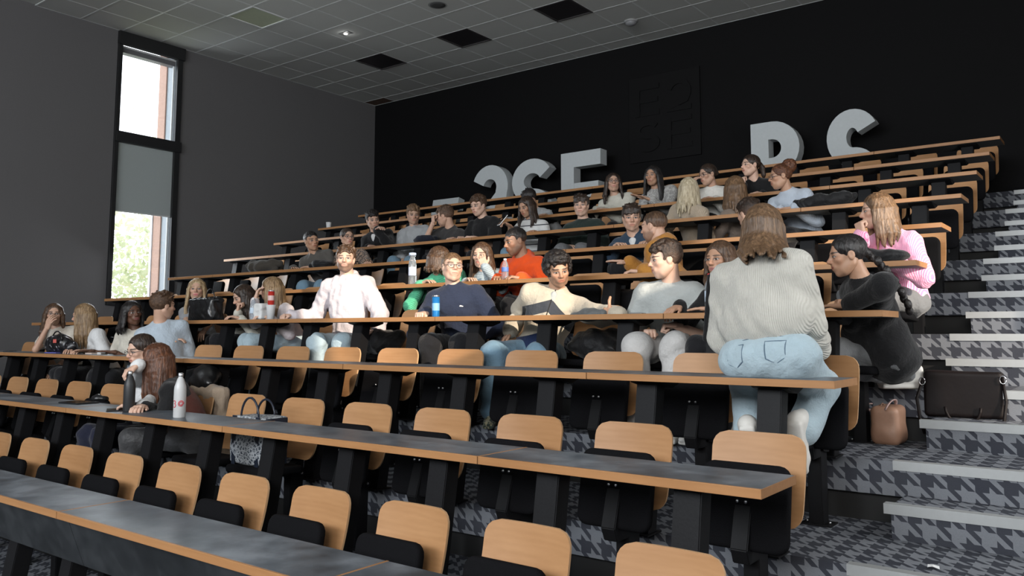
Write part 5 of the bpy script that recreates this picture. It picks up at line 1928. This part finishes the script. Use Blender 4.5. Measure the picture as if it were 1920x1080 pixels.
# beige coat and black helmet bag over the chair back in the second row
cx = chair_x(7)
cy, cz = rowy(2) + CH_Y + .10, rowz(2) + .835
P = [cap((cx - .10, cy, cz), (cx + .19, cy + .01, cz - .01), .040, .045, k=.04),
     rbox((cx + .14, cy + .045, cz - .15), (.085, .012, .15), .022, k=.05), rbox((cx + .19, cy + .03, cz - .36), (.075, .02, .12), .03, k=.06, R=rot_from((0, 1, 0), (-.25, 0, 1))),
     rbox((cx + .02, cy + .05, cz - .10), (.13, .012, .10), .022, k=.05)]
P += [cap((cx + .06 + .05 * i, cy + .02, cz - .02), (cx + .09 + .055 * i, cy + .03 + .01 * (i % 2), cz - .42), .024, .030, k=.03) for i in range(4)]
soft('trench_coat', P, .010, COATBG, 'beige trench coat hung over a chair back behind the auburn-haired woman', 'coat', (cx, cy, cz), (0.009, 30, 8))
P = [ell((cx - .03, cy + .06, cz + .10), (.115, .10, .10), k=.03), cap((cx - .12, cy + .02, cz + .05), (cx + .06, cy + .02, cz + .05), .05, .05, k=.04)]
soft('rounded_bag', P, .009, BKLEA, 'rounded shiny black bag resting on top of the beige coat', 'bag', (cx, cy, cz), (0.006, 34, 9))
DOWN.update({(2, 5), (2, 6), (2, 7)})

# patterned tote on a second-row seat
bt, bnt_, bb_ = newmat('blue white patterned canvas')
vv_ = node(bnt_, 'ShaderNodeTexVoronoi', feature='DISTANCE_TO_EDGE')
vv_.inputs['Scale'].default_value = 42
lk(bnt_, coords(bnt_), vv_.inputs['Vector'])
wv_ = node(bnt_, 'ShaderNodeTexChecker'); wv_.inputs['Scale'].default_value = 55
lk(bnt_, coords(bnt_), wv_.inputs['Vector'])
f_ = math_n(bnt_, 'MAXIMUM', math_n(bnt_, 'LESS_THAN', vv_.outputs['Distance'], .12), math_n(bnt_, 'MULTIPLY', wv_.outputs['Fac'], .5))
lk(bnt_, mixc(bnt_, f_, (0.030, 0.042, 0.060), (0.42, 0.44, 0.46)), bb_.inputs['Base Color'])
NAVYL = plain('navy leather trim', (0.012, 0.017, 0.030), 0.4)
bx_ = chair_x(5) - .04
b0 = V3(bx_, rowy(2) + .50, rowz(2) + .452)
P = [rbox(b0 + V3(0, 0, .15), (.15, .075, .125), .02, k=.03), ell(b0 + V3(0, 0, .10), (.19, .115, .09), k=.05)]
hd1 = tube('handle', [tuple(b0 + V3(.09 * math.cos(a), -.07, .28 + .13 * math.sin(a))) for a in np.linspace(0.05, 3.09, 12)], .007, 6)
hd2 = tube('handle', [tuple(b0 + V3(.09 * math.cos(a) - .03, .07, .28 + .11 * math.sin(a))) for a in np.linspace(0.05, 3.09, 12)], .007, 6)
sp1 = box_mesh('strap', tuple(b0 + V3(.10, -.102, .0)), tuple(b0 + V3(.135, -.094, .30)), .002)
sp2 = box_mesh('strap', tuple(b0 + V3(-.135, -.102, .0)), tuple(b0 + V3(-.10, -.094, .30)), .002)
sp3 = box_mesh('side_trim', tuple(b0 + V3(.168, -.08, .01)), tuple(b0 + V3(.176, .08, .29)), .002)
soft('tote_bag', P, .010, bt, 'blue and white patterned tote bag standing on a second-row seat', 'bag', tuple(b0), (0.004, 24, 2), [('handle', hd1, NAVYL), ('handle', hd2, NAVYL), ('strap', sp1, NAVYL), ('strap', sp2, NAVYL), ('side_trim', sp3, NAVYL)])

# sequined black bag on the third desk
sq, sqn, sqb = newmat('black sequins')
v_ = node(sqn, 'ShaderNodeTexVoronoi', feature='F1'); v_.inputs['Scale'].default_value = 60
lk(sqn, coords(sqn), v_.inputs['Vector'])
lk(sqn, ramp(sqn, v_.outputs['Color'], [(0.55, (0.006, 0.006, 0.007)), (0.86, (0.03, 0.03, 0.034)), (0.95, (0.55, 0.55, 0.58))]), sqb.inputs['Base Color'])
sqb.inputs['Roughness'].default_value = 0.3
c = V3(on_desk(113, 662, 3))
P = [cap(c + V3(-.17, .0, .06), c + V3(.17, .02, .06), .075, .06, k=.04), ell(c + V3(-.02, 0, .11), (.16, .09, .075), k=.05), rbox(c - V3(0, 0, .25), (1, 1, .2515), 0, k=.006, op='-')]
soft('sequin_bag', P, .010, sq, 'slouchy black sequined bag before the woman with hand on mouth', 'bag', tuple(c), (0.012, 36, 5),
     [('handle', tube('handle', [tuple(c + V3(.10 * math.cos(a) + .03, -.05, .12 + .09 * math.sin(a))) for a in np.linspace(0, 3.14, 10)], .007, 6), BKLEA),
      ('tag', box_mesh('tag', tuple(c + V3(.06, -.10, .10)), tuple(c + V3(.12, -.094, .135)), .002), plain('red white tag', (0.6, 0.12, 0.10), 0.5))])
for i, (px, py, w_, h_, col, lab) in enumerate(((112, 664, .16, .012, (0.10, 0.10, 0.32), 'blue notebook under the sequined bag'), (172, 662, .09, .014, (0.55, 0.45, 0.40), 'pale compact case beside the dark hand'), (192, 662, .05, .022, (0.62, 0.60, 0.58), 'small white cosmetic box on third desk'))):
    q = on_desk(px, py, 3)
    t = empty('notebook' if i == 0 else 'cosmetic_case', (q.x, q.y - (.06 if i == 0 else 0), q.z), .2)
    tag(t, lab, 'notebook' if i == 0 else 'case')
    m_ = plain(lab, col, .5)
    link('cover', box_mesh('cover', (-w_ / 2, -.035, .001), (w_ / 2, .035, h_), .002), m_, t)
    link('pages' if i == 0 else 'lid', box_mesh('p', (-w_ / 2 + .003, -.033, h_ * .25), (w_ / 2 - .002, .0345, h_ * .8)), WHITEPL, t)

# black leather handbag on the fourth desk
c = V3(on_desk(386, 606, 4))
P = [rbox(c + V3(0, 0, .10), (.165, .05, .085), .025, k=.03), ell(c + V3(0, -.02, .08), (.19, .085, .075), k=.05), cap(c + V3(-.17, 0, .205), c + V3(.17, 0, .195), .022, .022, k=.03)]
soft('leather_handbag', P, .010, BKLEA, 'big black leather handbag before the long-haired blonde woman', 'handbag', tuple(c), (0.014, 34, 3),
     [('handle', tube('handle', [tuple(c + V3(.12 + .07 * math.cos(a), -.04, .20 + .10 * math.sin(a))) for a in np.linspace(0, 3.14, 12)], .006, 6), BKLEA),
      ('drawstring', tube('drawstring', [tuple(c + V3(-.05 + .05 * math.cos(a), -.075, .17 + .035 * math.sin(a))) for a in np.linspace(0, 6.28, 14)], .004, 5), BKLEA)])
# drinks on the fourth desk
bottle('water_bottle', on_desk(474, 603, 4), .20, .030, CLEAR, WHITEPL, plain('pale blue label', (0.52, 0.62, 0.72), 0.5), 'small clear water bottle next to the dark-haired woman with cream knit')
P = [rbox(V3(on_desk(489, 604, 4)) + V3(0, 0, .075), (.04, .03, .055), .018, k=.02)]
soft('paper_bag', P, .007, cloth('white paper', (0.70, 0.70, 0.69), None, None, 0.8), 'crumpled white paper bag beside the paper cup', 'bag', tuple(on_desk(489, 604, 4)), (0.006, 60, 4), None, 'paper')
q = on_desk(507, 605, 4)
t = empty('paper_cup', q); tag(t, 'white paper cup under the red can', 'cup')
link('cup', lathe('cup', [(.030, 0), (.040, .125), (.042, .128)], 22), WHITEPL, t)
link('rim', lathe('rim', [(.041, .125), (.043, .128), (.041, .131)], 22), WHITEPL, t)


def can(px, py, k, h, r, m1, m2, lab, lift=0.0):
    q = on_desk(px, py, k)
    t = empty('drink_can', (q.x, q.y, q.z + lift)); tag(t, lab, 'can')
    link('body', lathe('body', [(r * .8, 0), (r, h * .05), (r, h * .92)], 22), m1, t)
    link('lid', lathe('lid', [(r, h * .92), (r * .86, h * .985), (r * .84, h), (r * .8, h * .99)], 22), STEEL, t)
    link('printed_band', lathe('printed_band', [(r * 1.008, h * .30), (r * 1.01, h * .32), (r * 1.01, h * .62), (r * 1.008, h * .64)], 22), m2, t)


can(507, 605, 4, .13, .029, plain('red can', (0.55, 0.035, 0.025), 0.3, 0.3), plain('white red print', (0.65, 0.45, 0.42), 0.4), 'red drink can standing on the white paper cup', .132)
can(817, 599, 4, .165, .029, plain('blue can', (0.02, 0.19, 0.50), 0.3, 0.3), plain('light blue print', (0.20, 0.42, 0.66), 0.4), 'tall blue drink can in front of the navy sweatshirt')
bottle('water_bottle', on_desk(1333, 588, 4), .235, .034, CLEAR, plain('red bottle cap', (0.75, 0.03, 0.05), 0.4), plain('blue white label', (0.45, 0.55, 0.66), 0.5), 'clear water bottle with red cap beside the black top')
bottle('water_bottle', on_desk(773, 538, 5), .30, .036, CLEAR, plain('blue white cap', (0.45, 0.55, 0.75), 0.4), plain('white label', (0.62, 0.66, 0.78), 0.5), 'tall clear water bottle on the fifth desk before the green cardigan', neck=.8)
bottle('water_bottle', on_desk(947, 524, 5), .19, .030, CLEAR, WHITEPL, plain('blue label', (0.10, 0.18, 0.48), 0.5), 'small water bottle in the hands of the orange hoodie', lo=.42, hi=.6)
q = on_desk(603, 432, 9)
t = empty('paper_cup', (max(q.x, XLEFT + .06), q.y, q.z)); tag(t, 'white paper cup alone on the ninth desk by the wall', 'cup')
link('cup', lathe('cup', [(.032, 0), (.045, .11)], 22), WHITEPL, t)
link('rim', lathe('rim', [(.045, .108), (.048, .112), (.045, .115)], 22), WHITEPL, t)
# grey pouch in the hand of the windbreaker man
P = [ell(V3(at_y(1105, 590, rowy(4) + .12)), (.085, .05, .045), k=.02), cap(at3(1078, 594, rowy(4) + .12), at3(1130, 588, rowy(4) + .12), .035, .03, k=.02)]
soft('pouch', P, .008, cloth('grey nylon', (0.11, 0.115, 0.115), None, None, 0.5), 'grey nylon pouch hanging on the windbreaker sleeve', 'pouch', at3(1105, 600, rowy(4) + .12), (0.005, 45, 6))
# phone held in the seventh row
q = at_y(942, 413, rowy(7) + .10)
t = empty('smartphone', q); tag(t, 'phone held up by the woman in the banded polo', 'phone')
t.rotation_euler = (math.radians(50), 0, math.radians(-30))
link('case', box_mesh('case', (-.037, -.075, -.005), (.037, .075, .004), .003), WHITEPL, t)
link('screen', box_mesh('screen', (-.033, -.07, .004), (.033, .07, .0048)), plain('dark glass screen', (0.008, 0.009, 0.011), 0.12), t)

# bags in the aisle
TANL = plain('tan leather', (0.34, 0.19, 0.125), 0.5, 0, 0.15, 22, 0.2)
TANH = plain('dusty pink strap', (0.42, 0.29, 0.27), 0.6)
c = V3(at_z(1668, 830, rowz(4)))
P = [rbox(c + V3(0, 0, .105), (.045, .075, .075), .035, k=.03), ell(c + V3(0, 0, .06), (.09, .115, .06), k=.04)]
soft('shoulder_bag', P, .008, TANL, 'small tan leather bag standing in the aisle beside the chairs', 'bag', tuple(c), (0.006, 32, 2),
     [('handle', tube('handle', [tuple(c + V3(.02 + .02 * math.sin(a), -.04 + .12 * math.cos(a), .20 + .05 * math.sin(a))) for a in np.linspace(0, 3.14, 12)], .010, 6, False, .004), TANH),
      ('handle', tube('handle', [tuple(c + V3(-.09 - .07 * math.sin(a), .02 * math.cos(a), .20 + .018 * math.cos(a))) for a in np.linspace(0, 3.14, 10)], .010, 6, False, .004), TANH),
      ('zip', tube('zip', [tuple(c + V3(-.03 + .0 * q_, -.085 * math.cos(q_), .125 + .10 * math.sin(q_))) for q_ in np.linspace(.5, 2.6, 8)], .004, 5), plain('bag zip', (0.2, 0.12, 0.09), .5))])
c = V3(at_z(1808, 783, rowz(5) - H / 2))
DKL = plain('very dark brown leather', (0.007, 0.0045, 0.0045), 0.55, 0, 0.2, 25, 0.1, 0.2)
P = [rbox(c + V3(0, .04, .13), (.185, .045, .115), .015, k=.02)]
soft('tote_bag', P, .010, DKL, 'large dark brown leather tote standing on the aisle steps', 'bag', tuple(c), (0.004, 20, 7),
     [('handle', tube('handle', [tuple(c + V3(.09 * math.cos(a) - .0, -.03, .06 - .10 * math.sin(a))) for a in np.linspace(0, 3.14, 12)], .008, 6), DKL),
      ('strap', tube('strap', [tuple(c + V3(-.20, -.01, .22)), tuple(c + V3(-.235, -.04, .10)), tuple(c + V3(-.22, -.045, -.03)), tuple(c + V3(-.20, -.05, -.10))], .009, 6), DKL),
      ('strap', tube('strap', [tuple(c + V3(.20, -.01, .24)), tuple(c + V3(.215, -.03, .10)), tuple(c + V3(.20, -.05, -.02)), tuple(c + V3(.17, -.06, -.10))], .009, 6), DKL),
      ('buckle', tube('buckle', [tuple(c + V3(-.205 + .016 * math.cos(a), -.03, .20 + .022 * math.sin(a))) for a in np.linspace(0, 6.28, 12)], .003, 5), CHROME),
      ('buckle', tube('buckle', [tuple(c + V3(.205 + .016 * math.cos(a), -.03, .22 + .022 * math.sin(a))) for a in np.linspace(0, 6.28, 12)], .003, 5), CHROME)])
q = at_z(1750, 1066, rowz(3))
o = link('paper_scrap', mesh_from('paper_scrap', [(-.02, -.01, .004), (.0, -.018, .012), (.025, -.008, .003), (.02, .012, .010), (-.004, .016, .004), (-.022, .008, .012), (0, 0, .016)],
                                  [(0, 1, 6), (1, 2, 6), (2, 3, 6), (3, 4, 6), (4, 5, 6), (5, 0, 6)]), WHITEPL, None, q)
tag(o, 'tiny crumpled scrap of white paper on the aisle carpet', 'paper')
# pink folder on a fourth-row seat
q = at_y(590, 640, rowy(4) + .5)
o = link('paper_folder', box_mesh('paper_folder', (-.10, -.12, 0), (.10, .12, .006), .001), plain('pink card', (0.66, 0.25, 0.45), .6), None, (q.x, q.y, rowz(4) + .452), (0, math.radians(2), .3))
tag(o, 'pink card folder lying on the seat beside the white hoodie', 'folder')
DOWN.add((4, round((XE - .315 - q.x) / SP)))
# lighter white cloth on a fifth-row seat
q = at_y(930, 555, rowy(5) + .5)
P = [cap((q.x, q.y, rowz(5) + .47), (q.x + .02, q.y, rowz(5) + .58), .035, .03, k=.02), ell((q.x + .01, q.y, rowz(5) + .60), (.035, .03, .03), k=.02)]
soft('cloth_pouch', P, .007, cloth('white cotton', (0.6, 0.6, 0.6)), 'small white cotton pouch under the fifth desk near orange hoodie', 'pouch', (q.x, q.y, rowz(5) + .45), (0.005, 50, 2))
DOWN.add((5, round((XE - .315 - q.x) / SP)))
for k in range(1, NROW + 1):
    for n in range(16):
        make_chair(k, n, (k, n) in OCC or (k, n) in DOWN, k > 4)
